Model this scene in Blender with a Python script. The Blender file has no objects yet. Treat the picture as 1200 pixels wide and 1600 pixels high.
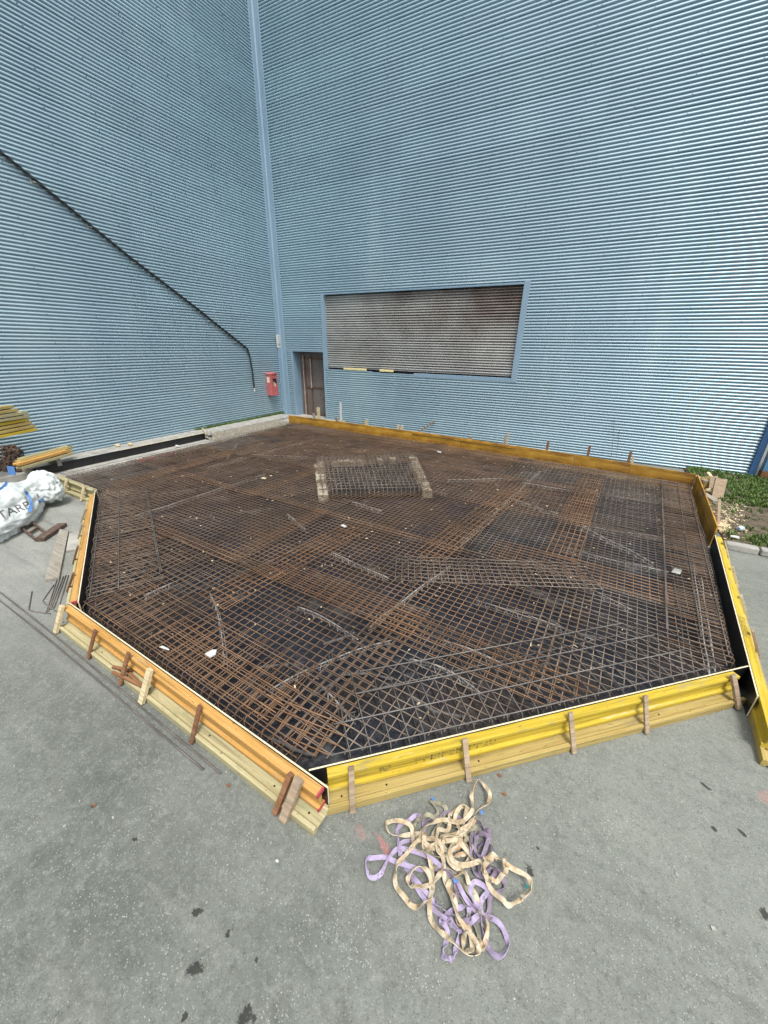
import bpy, bmesh, math, random
from mathutils import Vector, Matrix, noise
R = math.radians
random.seed(7)
scene = bpy.context.scene

# ------------------------------------------------------------------ camera
CAM = Vector((13.725, -14.775, 3.45))
MX = Matrix(((0.87401, 0.20589, -0.44013), (0.48569, -0.34285, 0.80409), (0.01465, -0.91655, -0.39966)))  # camera (x right, y down, z forward) -> world
cd = bpy.data.cameras.new('camera'); cam = bpy.data.objects.new('camera', cd)
scene.collection.objects.link(cam); scene.camera = cam
cd.sensor_fit = 'HORIZONTAL'; cd.sensor_width = 36; cd.lens = 18.0; cd.clip_end = 500; cd.clip_start = 0.05
rx, dn, fw = MX.col[0], MX.col[1], MX.col[2]
m4 = Matrix.Identity(4)
for i in range(3):
    m4[i][0] = rx[i]; m4[i][1] = -dn[i]; m4[i][2] = -fw[i]; m4[i][3] = CAM[i]
cam.matrix_world = m4

# ------------------------------------------------------------------ light
SUN_EL, SUN_AZ = 64, -45        # azimuth measured from +X towards +Y
w = bpy.data.worlds.new("World"); scene.world = w; w.use_nodes = True
nt = w.node_tree; nt.nodes.clear()
sky = nt.nodes.new('ShaderNodeTexSky'); sky.sky_type = 'NISHITA'; sky.sun_disc = False
sky.sun_elevation = R(SUN_EL); sky.sun_rotation = R(90 - SUN_AZ)
sky.air_density = 1.3; sky.dust_density = 3.0; sky.ozone_density = 1.0
hs = nt.nodes.new('ShaderNodeHueSaturation'); hs.inputs['Saturation'].default_value = 0.22
bg = nt.nodes.new('ShaderNodeBackground'); bg.inputs['Strength'].default_value = 0.15
wo = nt.nodes.new('ShaderNodeOutputWorld')
nt.links.new(sky.outputs[0], hs.inputs['Color']); nt.links.new(hs.outputs[0], bg.inputs[0]); nt.links.new(bg.outputs[0], wo.inputs[0])
sl = bpy.data.lights.new('sun', 'SUN'); sl.energy = 1.8; sl.angle = R(14); sl.color = (1, .96, .9)
so = bpy.data.objects.new('sun', sl); scene.collection.objects.link(so)
sd = Vector((math.cos(R(SUN_EL))*math.cos(R(SUN_AZ)), math.cos(R(SUN_EL))*math.sin(R(SUN_AZ)), math.sin(R(SUN_EL))))
so.rotation_euler = sd.to_track_quat('Z', 'Y').to_euler(); so.location = (10, -10, 20)
scene.view_settings.view_transform = 'Standard'; scene.view_settings.look = 'None'
scene.view_settings.exposure = 0.78; scene.view_settings.gamma = 1

# ------------------------------------------------------------------ helpers
BP0 = (1.61, -1.64); BP1 = (16.22, -2.53)
def ray(px, py): return MX @ Vector((px-600, py-800, 600))
def g(px, py, z=0.0):
    r = ray(px, py); t = (z-CAM.z)/r.z; return CAM + r*t
def wr(px, py, y=0.0):
    r = ray(px, py); t = (y-CAM.y)/r.y; return CAM + r*t
def wl(px, py, x=0.0):
    r = ray(px, py); t = (x-CAM.x)/r.x; return CAM + r*t

def setp(o, label=None, cat=None, group=None, kind=None):
    if label: o['label'] = label
    if cat: o['category'] = cat
    if group: o['group'] = group
    if kind: o['kind'] = kind
    return o
def thing(name, label, cat, loc=(0, 0, 0), rz=0, group=None):
    o = bpy.data.objects.new(name, None); o.empty_display_size = .1
    scene.collection.objects.link(o); o.location = loc; o.rotation_euler = (0, 0, rz)
    return setp(o, label, cat, group)
def copy_thing(o, loc=None, rot=None, label=None):
    c = o.copy(); scene.collection.objects.link(c)
    for ch in o.children:
        d = ch.copy(); scene.collection.objects.link(d); d.parent = c
        for gch in ch.children:
            e = gch.copy(); scene.collection.objects.link(e); e.parent = d
    if loc is not None: c.location = loc
    if rot is not None: c.rotation_euler = rot
    if label: c['label'] = label
    return c

class MB:
    def __init__(s): s.v = []; s.f = []; s.m = []; s.mi = 0
    def face(s, idx): s.f.append(idx); s.m.append(s.mi)
    def hexa(s, p):
        b = len(s.v); s.v += [tuple(q) for q in p]
        for f in ((3, 2, 1, 0), (4, 5, 6, 7), (0, 1, 5, 4), (1, 2, 6, 5), (2, 3, 7, 6), (3, 0, 4, 7)):
            s.face(tuple(b+i for i in f))
    def box(s, x0, x1, y0, y1, z0, z1, M=None, jit=0):
        p = [Vector(q) for q in ((x0, y0, z0), (x1, y0, z0), (x1, y1, z0), (x0, y1, z0), (x0, y0, z1), (x1, y0, z1), (x1, y1, z1), (x0, y1, z1))]
        if jit: p = [q+Vector([random.uniform(-jit, jit) for _ in range(3)]) for q in p]
        if M: p = [M @ q for q in p]
        s.hexa(p)
    def bar(s, a, b, wdt, thk, up=(0, 0, 1), twist=0):
        a = Vector(a); b = Vector(b); t = (b-a).normalized(); u = Vector(up)
        sd_ = t.cross(u)
        if sd_.length < 1e-4: sd_ = t.cross(Vector((1, 0, 0)))
        sd_.normalize(); n = sd_.cross(t).normalized()
        if twist:
            q = Matrix.Rotation(twist, 3, t); sd_ = q @ sd_; n = q @ n
        s_ = sd_*wdt/2; n_ = n*thk/2
        s.hexa([a-s_-n_, a+s_-n_, a+s_+n_, a-s_+n_, b-s_-n_, b+s_-n_, b+s_+n_, b-s_+n_])
    def tube(s, pts, r, n=5, caps=True):
        pts = [Vector(p) for p in pts]; rings = []
        pu = None
        for i, p in enumerate(pts):
            t = (pts[min(i+1, len(pts)-1)]-pts[max(i-1, 0)]).normalized()
            if pu is None:
                u = t.cross(Vector((0, 0, 1)))
                if u.length < 1e-3: u = t.cross(Vector((1, 0, 0)))
            else: u = pu-t*pu.dot(t)
            u.normalize(); pu = u; v = t.cross(u)
            b = len(s.v)
            rr = r[i] if isinstance(r, (list, tuple)) else r
            for k in range(n):
                a = 2*math.pi*k/n
                s.v.append(tuple(p+u*math.cos(a)*rr+v*math.sin(a)*rr))
            rings.append(b)
        for a, b in zip(rings, rings[1:]):
            for k in range(n):
                k2 = (k+1) % n
                s.face((a+k, a+k2, b+k2, b+k))
        if caps:
            s.face(tuple(rings[0]+k for k in reversed(range(n)))); s.face(tuple(rings[-1]+k for k in range(n)))
    def prism(s, prof, x0, x1, M=None, x0f=None, x1f=None):
        """profile of (y,z) swept along x"""
        b = len(s.v); n = len(prof)
        for xx, ff in ((x0, x0f), (x1, x1f)):
            for (y, z) in prof:
                p = Vector((xx+(ff(y, z) if ff else 0), y, z)); s.v.append(tuple(M @ p if M else p))
        for k in range(n):
            k2 = (k+1) % n
            s.face((b+k, b+k2, b+n+k2, b+n+k))
        s.face(tuple(b+k for k in reversed(range(n)))); s.face(tuple(b+n+k for k in range(n)))
    def poly(s, pts):
        b = len(s.v); s.v += [tuple(p) for p in pts]; s.face(tuple(range(b, b+len(pts))))
    def slab(s, pts, z0, z1):
        b = len(s.v); n = len(pts)
        for z in (z0, z1):
            s.v += [(p[0], p[1], z) for p in pts]
        for k in range(n):
            k2 = (k+1) % n; s.face((b+k, b+k2, b+n+k2, b+n+k))
        s.face(tuple(b+k for k in reversed(range(n)))); s.face(tuple(b+n+k for k in range(n)))
    def build(s, name, mats, parent=None, smooth=False, bevel=0, origin=None):
        me = bpy.data.meshes.new(name)
        vs = s.v
        if origin is not None:
            ox, oy, oz = origin; vs = [(a-ox, b-oy, c-oz) for a, b, c in vs]
        me.from_pydata(vs, [], s.f); 
        if not isinstance(mats, (list, tuple)): mats = [mats]
        for m in mats: me.materials.append(m)
        if len(mats) > 1: me.polygons.foreach_set('material_index', s.m)
        if smooth: me.polygons.foreach_set('use_smooth', [True]*len(s.f))
        me.update()
        bm = bmesh.new(); bm.from_mesh(me); bmesh.ops.recalc_face_normals(bm, faces=bm.faces); bm.to_mesh(me); bm.free()
        o = bpy.data.objects.new(name, me); scene.collection.objects.link(o)
        if origin is not None: o.location = origin
        if parent: o.parent = parent
        if bevel:
            bv = o.modifiers.new('bevel', 'BEVEL'); bv.width = bevel; bv.segments = 2; bv.limit_method = 'ANGLE'
        return o

# ------------------------------------------------------------------ materials
def mat(name, stops, scale=(5, 5, 5), rough=.6, bump=.2, bscale=40, metal=0, detail=6, rough2=None, spots=None, coord='Object', dist=0.0, bdist=.01, objrand=0, spec=.5):
    """stops: list of (position, rgb) for a noise-driven ramp; spots: list of (rgb, scale, threshold, softness)"""
    m = bpy.data.materials.new(name); m.use_nodes = True
    n = m.node_tree.nodes; l = m.node_tree.links; bs = n['Principled BSDF']
    tc = n.new('ShaderNodeTexCoord'); mp = n.new('ShaderNodeMapping'); mp.inputs['Scale'].default_value = scale
    l.new(tc.outputs[coord], mp.inputs[0])
    nz = n.new('ShaderNodeTexNoise'); nz.inputs['Scale'].default_value = 1; nz.inputs['Detail'].default_value = detail
    nz.inputs['Roughness'].default_value = .62; nz.inputs['Distortion'].default_value = dist
    l.new(mp.outputs[0], nz.inputs['Vector'])
    cr = n.new('ShaderNodeValToRGB'); e = cr.color_ramp.elements
    while len(e) < len(stops): e.new(.5)
    for k, (p, c) in enumerate(stops): e[k].position = p; e[k].color = (*c, 1)
    l.new(nz.outputs[0], cr.inputs[0]); out = cr.outputs[0]
    for (c, sc, th, sf) in (spots or []):
        mp2 = n.new('ShaderNodeMapping')
        mp2.inputs['Scale'].default_value = sc if isinstance(sc, tuple) else (sc, sc, sc)
        mp2.inputs['Location'].default_value = (random.random()*9, random.random()*9, random.random()*9)
        l.new(tc.outputs[coord], mp2.inputs[0])
        n2 = n.new('ShaderNodeTexNoise'); n2.inputs['Scale'].default_value = 1; n2.inputs['Detail'].default_value = 5; n2.inputs['Roughness'].default_value = .6
        l.new(mp2.outputs[0], n2.inputs['Vector'])
        mr = n.new('ShaderNodeMapRange'); mr.inputs['From Min'].default_value = th; mr.inputs['From Max'].default_value = th+sf
        l.new(n2.outputs[0], mr.inputs[0])
        mx = n.new('ShaderNodeMixRGB'); mx.inputs[2].default_value = (*c, 1)
        l.new(mr.outputs[0], mx.inputs[0]); l.new(out, mx.inputs[1]); out = mx.outputs[0]
    if objrand:
        oi = n.new('ShaderNodeObjectInfo'); mm = n.new('ShaderNodeMapRange'); mm.inputs['To Min'].default_value = 1-objrand; mm.inputs['To Max'].default_value = 1+objrand
        l.new(oi.outputs['Random'], mm.inputs[0]); h2 = n.new('ShaderNodeHueSaturation'); l.new(mm.outputs[0], h2.inputs['Value']); l.new(out, h2.inputs['Color']); out = h2.outputs[0]
    l.new(out, bs.inputs['Base Color'])
    bs.inputs['Metallic'].default_value = metal; bs.inputs['Specular IOR Level'].default_value = spec
    if rough2 is None: bs.inputs['Roughness'].default_value = rough
    else:
        mr = n.new('ShaderNodeMapRange'); mr.inputs['To Min'].default_value = rough; mr.inputs['To Max'].default_value = rough2
        l.new(nz.outputs[0], mr.inputs[0]); l.new(mr.outputs[0], bs.inputs['Roughness'])
    if bump:
        mp3 = n.new('ShaderNodeMapping'); q = bscale/ max(scale); mp3.inputs['Scale'].default_value = tuple(a*q for a in scale)
        l.new(tc.outputs[coord], mp3.inputs[0])
        n3 = n.new('ShaderNodeTexNoise'); n3.inputs['Scale'].default_value = 1; n3.inputs['Detail'].default_value = 4
        l.new(mp3.outputs[0], n3.inputs['Vector'])
        bp = n.new('ShaderNodeBump'); bp.inputs['Strength'].default_value = bump; bp.inputs['Distance'].default_value = bdist
        l.new(n3.outputs[0], bp.inputs['Height']); l.new(bp.outputs[0], bs.inputs['Normal'])
    return m

def sheet_tones(m):
    n = m.node_tree.nodes; l = m.node_tree.links; bs = n['Principled BSDF']; old = bs.inputs['Base Color'].links[0].from_socket
    tc = n.new('ShaderNodeTexCoord'); sn = n.new('ShaderNodeVectorMath'); sn.operation = 'SNAP'; sn.inputs[1].default_value = (6.1, 6.1, .895); l.new(tc.outputs['Object'], sn.inputs[0])
    wn = n.new('ShaderNodeTexWhiteNoise'); l.new(sn.outputs[0], wn.inputs['Vector'])
    mr = n.new('ShaderNodeMapRange'); mr.inputs['To Min'].default_value = .94; mr.inputs['To Max'].default_value = 1.05; l.new(wn.outputs['Value'], mr.inputs[0])
    h = n.new('ShaderNodeHueSaturation'); l.new(mr.outputs[0], h.inputs['Value']); l.new(old, h.inputs['Color']); l.new(h.outputs[0], bs.inputs['Base Color'])
# corrugated steel paint: blue-grey, slightly chalky
M_clad = mat('blue_steel_paint', [(.3, (.295, .415, .485)), (.55, (.335, .46, .525)), (.75, (.38, .505, .56))], (.35, .35, .12), .28, .0, metal=.45, detail=5, rough2=.42, spec=.9,
             spots=[((.45, .56, .59), (.9, .9, .15), .6, .3), ((.27, .37, .42), (2.2, 2.2, .25), .7, .25)])
sheet_tones(M_clad)
M_trim = mat('blue_trim_paint', [(.3, (.175, .27, .355)), (.7, (.22, .32, .405))], (1.5, 1.5, .6), .4, .05, 30, spec=.6, spots=[((.09, .13, .16), (14, 14, 3), .68, .1)])
M_dtrim = mat('dark_blue_paint', [(.3, (.02, .07, .17)), (.7, (.035, .10, .22))], (2, 2, 2), .4, .05, 30, spots=[((.12, .06, .03), 9, .68, .06)])
M_bpost = mat('blue_post_paint', [(.3, (.06, .17, .30)), (.7, (.09, .22, .36))], (2, 2, 2), .4, .05, 30, spots=[((.12, .06, .03), 7, .66, .06)])
M_rustfoot = mat('rust_brown_paint', [(.3, (.10, .045, .02)), (.7, (.20, .09, .03))], (9, 9, 9), .8, .3)
M_louv = mat('weathered_bare_steel', [(.3, (.10, .095, .09)), (.55, (.26, .27, .27)), (.75, (.36, .37, .37))], (.7, .7, .9), .42, .1, 20, metal=.25, detail=5,
             spots=[((.10, .045, .03), (.55, .5, 1.1), .55, .16), ((.035, .03, .03), (.8, .5, .9), .60, .2)])
def louvre_rust():
    n = M_louv.node_tree.nodes; l = M_louv.node_tree.links; bs = n['Principled BSDF']; old = bs.inputs['Base Color'].links[0].from_socket
    ge = n.new('ShaderNodeNewGeometry'); dt = n.new('ShaderNodeVectorMath'); dt.operation = 'DOT_PRODUCT'; dt.inputs[1].default_value = (.11, 0, .42); l.new(ge.outputs['Position'], dt.inputs[0])
    nz = n.new('ShaderNodeTexNoise'); nz.inputs['Scale'].default_value = .9; nz.inputs['Detail'].default_value = 6; l.new(ge.outputs['Position'], nz.inputs['Vector'])
    ad = n.new('ShaderNodeMath'); ad.operation = 'MULTIPLY_ADD'; ad.inputs[1].default_value = 1.6; l.new(nz.outputs[0], ad.inputs[0]); l.new(dt.outputs['Value'], ad.inputs[2])
    mr = n.new('ShaderNodeMapRange'); mr.inputs['From Min'].default_value = 3.1; mr.inputs['From Max'].default_value = 4.3; l.new(ad.outputs[0], mr.inputs[0])
    mx = n.new('ShaderNodeMixRGB'); mx.inputs[2].default_value = (.12, .075, .055, 1); l.new(mr.outputs[0], mx.inputs[0]); l.new(old, mx.inputs[1]); l.new(mx.outputs[0], bs.inputs['Base Color'])
M_louv = mat('weathered_bare_steel', [(.3, (.30, .295, .28)), (.55, (.42, .42, .405)), (.75, (.50, .505, .49))], (.3, .3, .5), .38, .1, 20, metal=.4, detail=3, spots=[((.15, .135, .12), (.5, .5, .9), .62, .3)])
louvre_rust()
M_black = mat('void_black', [(.3, (.006, .006, .007)), (.7, (.012, .012, .012))], (4, 4, 4), .9, 0)
M_door = mat('rusty_door_sheet', [(.3, (.085, .075, .07)), (.6, (.13, .115, .105)), (.8, (.17, .14, .12))], (2, 2, 2), .7, .15, 30, spots=[((.10, .04, .025), 3.5, .58, .12)])
M_dframe = mat('rusty_door_bar', [(.3, (.075, .035, .025)), (.7, (.14, .07, .045))], (9, 9, 9), .8, .3)
M_pale = mat('flaking_white_paint', [(.35, (.42, .38, .34)), (.6, (.30, .2, .16))], (10, 10, 4), .8, .3)
# ground
def ground_mat():
    m = bpy.data.materials.new('yard_concrete'); m.use_nodes = True
    n = m.node_tree.nodes; l = m.node_tree.links; bs = n['Principled BSDF']
    geo = n.new('ShaderNodeNewGeometry')
    def noise_(sc, det=5, rough=.6, loc=(0, 0, 0), dist=0):
        mp = n.new('ShaderNodeMapping'); mp.inputs['Scale'].default_value = sc if isinstance(sc, tuple) else (sc,)*3; mp.inputs['Location'].default_value = loc
        l.new(geo.outputs['Position'], mp.inputs[0]); t = n.new('ShaderNodeTexNoise'); t.inputs['Scale'].default_value = 1
        t.inputs['Detail'].default_value = det; t.inputs['Roughness'].default_value = rough; t.inputs['Distortion'].default_value = dist
        l.new(mp.outputs[0], t.inputs['Vector']); return t.outputs[0]
    def rng(v, a, b, c=0., d=1.):
        r = n.new('ShaderNodeMapRange'); r.inputs['From Min'].default_value = a; r.inputs['From Max'].default_value = b
        r.inputs['To Min'].default_value = c; r.inputs['To Max'].default_value = d; l.new(v, r.inputs[0]); return r.outputs[0]
    def mix(f, a, b, mode='MIX'):
        x = n.new('ShaderNodeMixRGB'); x.blend_type = mode
        for i, q in ((0, f), (1, a), (2, b)):
            if isinstance(q, tuple): x.inputs[i].default_value = (*q, 1)
            elif isinstance(q, float): x.inputs[i].default_value = q
            else: l.new(q, x.inputs[i])
        return x.outputs[0]
    def math_(op, a, b):
        x = n.new('ShaderNodeMath'); x.operation = op
        for i, q in enumerate((a, b)):
            if isinstance(q, float): x.inputs[i].default_value = q
            else: l.new(q, x.inputs[i])
        return x.outputs[0]
    big = noise_(.35, 6, .62)
    c = mix(rng(big, .38, .62), (.082, .092, .081), (.20, .215, .188))
    c = mix(rng(noise_(2.6, 6, .7, (3, 1, 0)), .42, .62, 0, .5), c, (.21, .222, .196))
    c = mix(rng(noise_(5.5, 6, .7, (8, 1, 0)), .50, .68, 0, .65), c, (.075, .081, .074))
    c = mix(rng(noise_(.55, 3, .5, (4, 9, 0)), .48, .66, 0, .45), c, (.08, .086, .079))
    # paler concrete next to the formwork, broken up by noise
    sp0 = n.new('ShaderNodeSeparateXYZ'); l.new(geo.outputs['Position'], sp0.inputs[0])
    dy = math_('ADD', math_('ADD', sp0.outputs[1], math_('MULTIPLY', sp0.outputs[0], -.55)), rng(noise_(1.3, 6, .65, (2, 7, 0)), .3, .7, -.9, .9))
    dx = math_('ADD', math_('ADD', sp0.outputs[1], math_('MULTIPLY', sp0.outputs[0], .12)), rng(noise_(1.1, 6, .65, (5, 3, 0)), .3, .7, -.5, .5))
    c = mix(rng(math_('MULTIPLY', rng(dx, -12.9, -11.9), rng(noise_(7, 5, .75, (1, 1, 0)), .3, .6, .3, 1)), 0, 1, 0, .55), c, (.225, .238, .208))
    # left yard is paler, floated concrete
    sep = n.new('ShaderNodeSeparateXYZ'); l.new(geo.outputs['Position'], sep.inputs[0])
    pale = rng(math_('ADD', sep.outputs[0], rng(big, .3, .7, -1.5, 1.5)), 5.0, 9.5, 1, 0)
    c = mix(math_('MULTIPLY', pale, .75), c, mix(rng(noise_((1.2, 3.5, 1), 5, .6), .35, .65), (.26, .265, .24), (.38, .38, .345)))
    # worn wheel track band running to the lower right
    mpt = n.new('ShaderNodeMapping'); mpt.inputs['Rotation'].default_value = (0, 0, R(-38)); l.new(geo.outputs['Position'], mpt.inputs[0])
    tn = n.new('ShaderNodeTexNoise'); tn.inputs['Scale'].default_value = 1; tn.inputs['Detail'].default_value = 5
    mp5 = n.new('ShaderNodeMapping'); mp5.inputs['Scale'].default_value = (.5, 5, 1); mp5.inputs['Rotation'].default_value = (0, 0, R(38)); l.new(geo.outputs['Position'], mp5.inputs[0]); l.new(mp5.outputs[0], tn.inputs['Vector'])
    c = mix(rng(tn.outputs[0], .56, .72, 0, .4), c, (.27, .27, .24))
    c = mix(rng(tn.outputs[0], .44, .30, 0, .45), c, (.11, .11, .105))
    # aggregate: pale and dark grains
    vo = n.new('ShaderNodeTexVoronoi'); vo.inputs['Scale'].default_value = 95; l.new(geo.outputs['Position'], vo.inputs['Vector'])
    grain = n.new('ShaderNodeSeparateColor'); l.new(vo.outputs['Color'], grain.inputs[0])
    near = rng(vo.outputs['Distance'], .5, .3)
    nz3 = rng(noise_(3.0, 4, .6, (5, 5, 0)), .4, .62)
    wht = math_('MULTIPLY', math_('MULTIPLY', rng(grain.outputs[0], .82, .88), near), rng(nz3, 0, 1, .25, 1))
    c = mix(math_('MULTIPLY', wht, .8), c, (.44, .455, .41))
    c = mix(rng(noise_(42, 3, .75, (2, 2, 0)), .56, .70, 0, .45), c, (.33, .335, .305))
    c = mix(rng(noise_(30, 3, .75, (6, 2, 0)), .56, .70, 0, .45), c, (.06, .065, .06))
    drk = math_('MULTIPLY', rng(grain.outputs[1], .8, .84), near)
    c = mix(math_('MULTIPLY', drk, .6), c, (.065, .07, .06))
    c = mix(rng(noise_((14, 14, 1), 4, .8, (1, 6, 0)), .52, .66, 0, .5), c, (.27, .285, .25))
    c = mix(rng(noise_((16, 16, 1), 4, .8, (9, 6, 0)), .55, .68, 0, .5), c, (.068, .075, .066))
    c = mix(rng(noise_(160, 3, .7), .3, .7, -.0, .35), c, (.10, .105, .10))
    # stains with shapes of their own
    wob = noise_(26, 5, .75); wob2 = noise_(9, 5, .7, (7, 7, 7))
    def stain(c, x, y, r, col, st, ax=1.0, ang=0, soft=.35):
        mp = n.new('ShaderNodeMapping'); mp.vector_type = 'TEXTURE'; mp.inputs['Location'].default_value = (x, y, 0); mp.inputs['Rotation'].default_value = (0, 0, ang); mp.inputs['Scale'].default_value = (r*ax, r, 1)
        l.new(geo.outputs['Position'], mp.inputs[0]); ln = n.new('ShaderNodeVectorMath'); ln.operation = 'LENGTH'; l.new(mp.outputs[0], ln.inputs[0])
        dd = math_('ADD', ln.outputs['Value'], rng(wob, .3, .7, -1.1, 1.1))
        f = rng(dd, 1.0+soft, 1.0, 0, st); return mix(f, c, col)
    OIL = (.022, .021, .02)
    for px, py, r, ax, an in ((210, 1312, .013, 1.4, .5), (308, 1424, .016, 1.7, .8), (355, 1460, .012, 1.8, 1.4), (305, 1513, .024, 1.5, .6), (385, 1590, .027, 1.3, .6), (288, 1588, .014, 1, 0),
                              (400, 1500, .01, 1, 0), (145, 1260, .012, 1.5, .3), (840, 1325, .01, 1, 0), (1102, 1228, .013, 3, -.6), (1116, 1295, .012, 1.4, -.8), (1160, 1302, .011, 2.6, -.8), (1130, 892, .085, 1.2, 0), (1198, 1430, .028, 1, 0), (565, 1252, .03, 1, 0), (828, 1362, .02, 1.5, -1)):
        p = g(px, py); c = stain(c, p.x, p.y, r, OIL, .85, ax, an)
    PINK = (.62, .16, .16)
    for px, py, r, ax, an, st in ((603, 1327, .016, 4.2, -.45, .32), (563, 1300, .02, 2.2, -.5, .12), (1196, 1245, .03, 1.4, 1.2, .15)):
        p = g(px, py); c = stain(c, p.x, p.y, r, PINK, st, ax, an, .9)
    l.new(c, bs.inputs['Base Color']); bs.inputs['Roughness'].default_value = .88; bs.inputs['Specular IOR Level'].default_value = .3
    h = math_('ADD', math_('MULTIPLY', noise_(90, 4, .7), 1.0), math_('MULTIPLY', near, .35))
    bp = n.new('ShaderNodeBump'); bp.inputs['Strength'].default_value = .55; bp.inputs['Distance'].default_value = .006
    l.new(h, bp.inputs['Height']); l.new(bp.outputs[0], bs.inputs['Normal'])
    return m
M_ground = ground_mat()
M_kerb = mat('old_concrete', [(.3, (.22, .22, .20)), (.55, (.34, .33, .30)), (.75, (.42, .41, .37))], (3, 3, 3), .9, .5, 60, spots=[((.10, .10, .08), 2.2, .6, .15)])
M_rubble = mat('rubble_concrete', [(.3, (.07, .065, .05)), (.5, (.22, .20, .16)), (.7, (.38, .35, .28))], (22, 22, 22), .95, .9, 60, bdist=.03)
M_pink = mat('pink_marking', [(.4, (.55, .06, .11)), (.65, (.30, .11, .12))], (14, 14, 14), .85, .3)
M_block = mat('pale_block', [(.3, (.16, .13, .09)), (.55, (.36, .32, .24)), (.8, (.50, .46, .37))], (14, 14, 14), .95, .8, 60, bdist=.02)
M_film = mat('black_membrane', [(.3, (.005, .006, .010)), (.55, (.010, .012, .018)), (.8, (.018, .020, .027))], (1.2, 1.2, 1.2), .38, .8, 6, detail=8, bdist=.06, rough2=.65, dist=.8,
             spots=[((.10, .10, .10), (1.6, 1.6, 1), .60, .14), ((.045, .03, .018), .5, .5, .25), ((.16, .16, .15), (9, 9, 9), .68, .06)])
M_ply = mat('black_film_ply', [(.3, (.006, .006, .007)), (.7, (.014, .014, .015))], (2, 2, 2), .32, .1, 30, spots=[((.07, .065, .06), (8, 8, 2), .66, .1)])
M_plyedge = mat('ply_edge', [(.3, (.55, .47, .30)), (.7, (.70, .62, .44))], (30, 30, 80), .8, .2)
def wood(nm, a, b, c, sp=None, rough=.82, spots=None):
    s = [((b[0]*.35, b[1]*.32, b[2]*.4), (14, 60, 60), .64, .06), ((b[0]*.62, b[1]*.6, b[2]*.6), (.9, 26, 26), .55, .12), ((.36, .35, .31), (5, 22, 22), .69, .04)] + ([(sp, (3, 9, 9), .58, .12)] if sp else []) + (spots or [])
    return mat(nm, [(.25, a), (.5, b), (.78, c)], (1.6, 34, 34), rough, .7, 60, detail=7, spots=s, bdist=.004, spec=.3, objrand=.10)
M_yel = wood('yellow_beam_paint', (.34, .23, .02), (.46, .335, .03), (.54, .42, .07), (.34, .27, .09), spots=[((.50, .44, .22), (2, 12, 12), .62, .1), ((.17, .13, .06), (1.2, 7, 7), .62, .12), ((.40, .38, .32), (9, 16, 16), .68, .05)])
M_yel2 = wood('faded_yellow_beam', (.29, .21, .065), (.38, .29, .10), (.46, .37, .16), (.26, .22, .11), spots=[((.22, .19, .10), (1.2, 7, 7), .64, .1)])
M_org = wood('orange_beam_paint', (.35, .18, .045), (.46, .255, .07), (.53, .33, .13), (.36, .25, .12), spots=[((.36, .16, .04), (1.5, 9, 9), .64, .1)])
M_orgd = wood('brown_orange_beam', (.34, .15, .035), (.44, .21, .05), (.50, .27, .08), (.30, .18, .07))
M_pal = wood('pale_timber', (.28, .245, .13), (.38, .34, .19), (.47, .43, .27), (.25, .26, .14))
M_brc = wood('weathered_stake', (.20, .145, .095), (.31, .235, .16), (.41, .33, .235), (.20, .17, .13), .85)
M_brd = wood('brown_stake', (.12, .055, .028), (.19, .09, .045), (.27, .15, .08), (.12, .08, .06), .85)
M_brp = wood('pale_stake', (.36, .29, .17), (.50, .42, .26), (.60, .53, .36), (.34, .29, .18), .85)
M_gry = wood('grey_board', (.16, .145, .12), (.26, .24, .20), (.36, .34, .29), (.16, .14, .11), .9)
M_bck = mat('yellow_shuttering', [(.28, (.14, .06, .010)), (.5, (.36, .18, .018)), (.72, (.52, .31, .045))], (1.2, 1.2, 7), .55, .2, 30, detail=7,
            spots=[((.12, .06, .02), (1.3, 1.3, 4), .52, .14), ((.48, .30, .07), (3.5, 3.5, 9), .64, .08), ((.05, .03, .015), (6, 6, 22), .66, .05)], objrand=.12)
M_red = mat('red_end_paint', [(.3, (.30, .03, .04)), (.7, (.42, .07, .08))], (30, 30, 30), .6, .1)
M_wht = mat('white_plastic', [(.3, (.46, .47, .45)), (.7, (.60, .60, .57))], (20, 20, 20), .6, .1)
def steel(nm, a, b, c, rough=.75):
    return mat(nm, [(.3, a), (.5, b), (.7, c)], (2.2, 2.2, 2.2), rough, 0, detail=5, objrand=.14, spec=.3, spots=[((a[0]*.5, a[1]*.5, a[2]*.5), 1.1, .56, .18)])
M_r1 = steel('orange_rust', (.125, .066, .034), (.19, .103, .052), (.26, .15, .082))
M_r2 = steel('brown_rust', (.095, .056, .034), (.165, .10, .060), (.235, .148, .092))
M_r3 = steel('grey_brown_rust', (.09, .067, .052), (.15, .117, .092), (.22, .18, .145))
M_r4 = steel('dark_steel', (.06, .055, .05), (.11, .098, .088), (.17, .155, .14), .55)
M_r5 = steel('grey_steel', (.15, .145, .135), (.22, .21, .195), (.30, .285, .265), .55)
M_r5b = steel('mid_steel', (.09, .085, .08), (.14, .13, .12), (.20, .19, .175), .55)
M_sp = mat('spacer_grey', [(.3, (.16, .155, .15)), (.55, (.30, .29, .27)), (.75, (.44, .43, .40))], (6, 6, 6), .8, .3)
M_sp2 = mat('spacer_dark', [(.3, (.06, .06, .06)), (.7, (.14, .135, .13))], (6, 6, 6), .8, .3)
M_cable = mat('black_cable', [(.3, (.012, .014, .016)), (.7, (.03, .035, .04))], (8, 8, 8), .5, .1)
M_post = mat('faded_red_paint', [(.3, (.34, .07, .07)), (.6, (.45, .12, .12)), (.8, (.55, .24, .22))], (7, 7, 7), .55, .1, spots=[((.55, .4, .37), 14, .66, .08)])
M_stk = mat('sticker', [(.4, (.60, .50, .36)), (.6, (.72, .66, .52))], (40, 40, 40), .7, 0)
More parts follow.
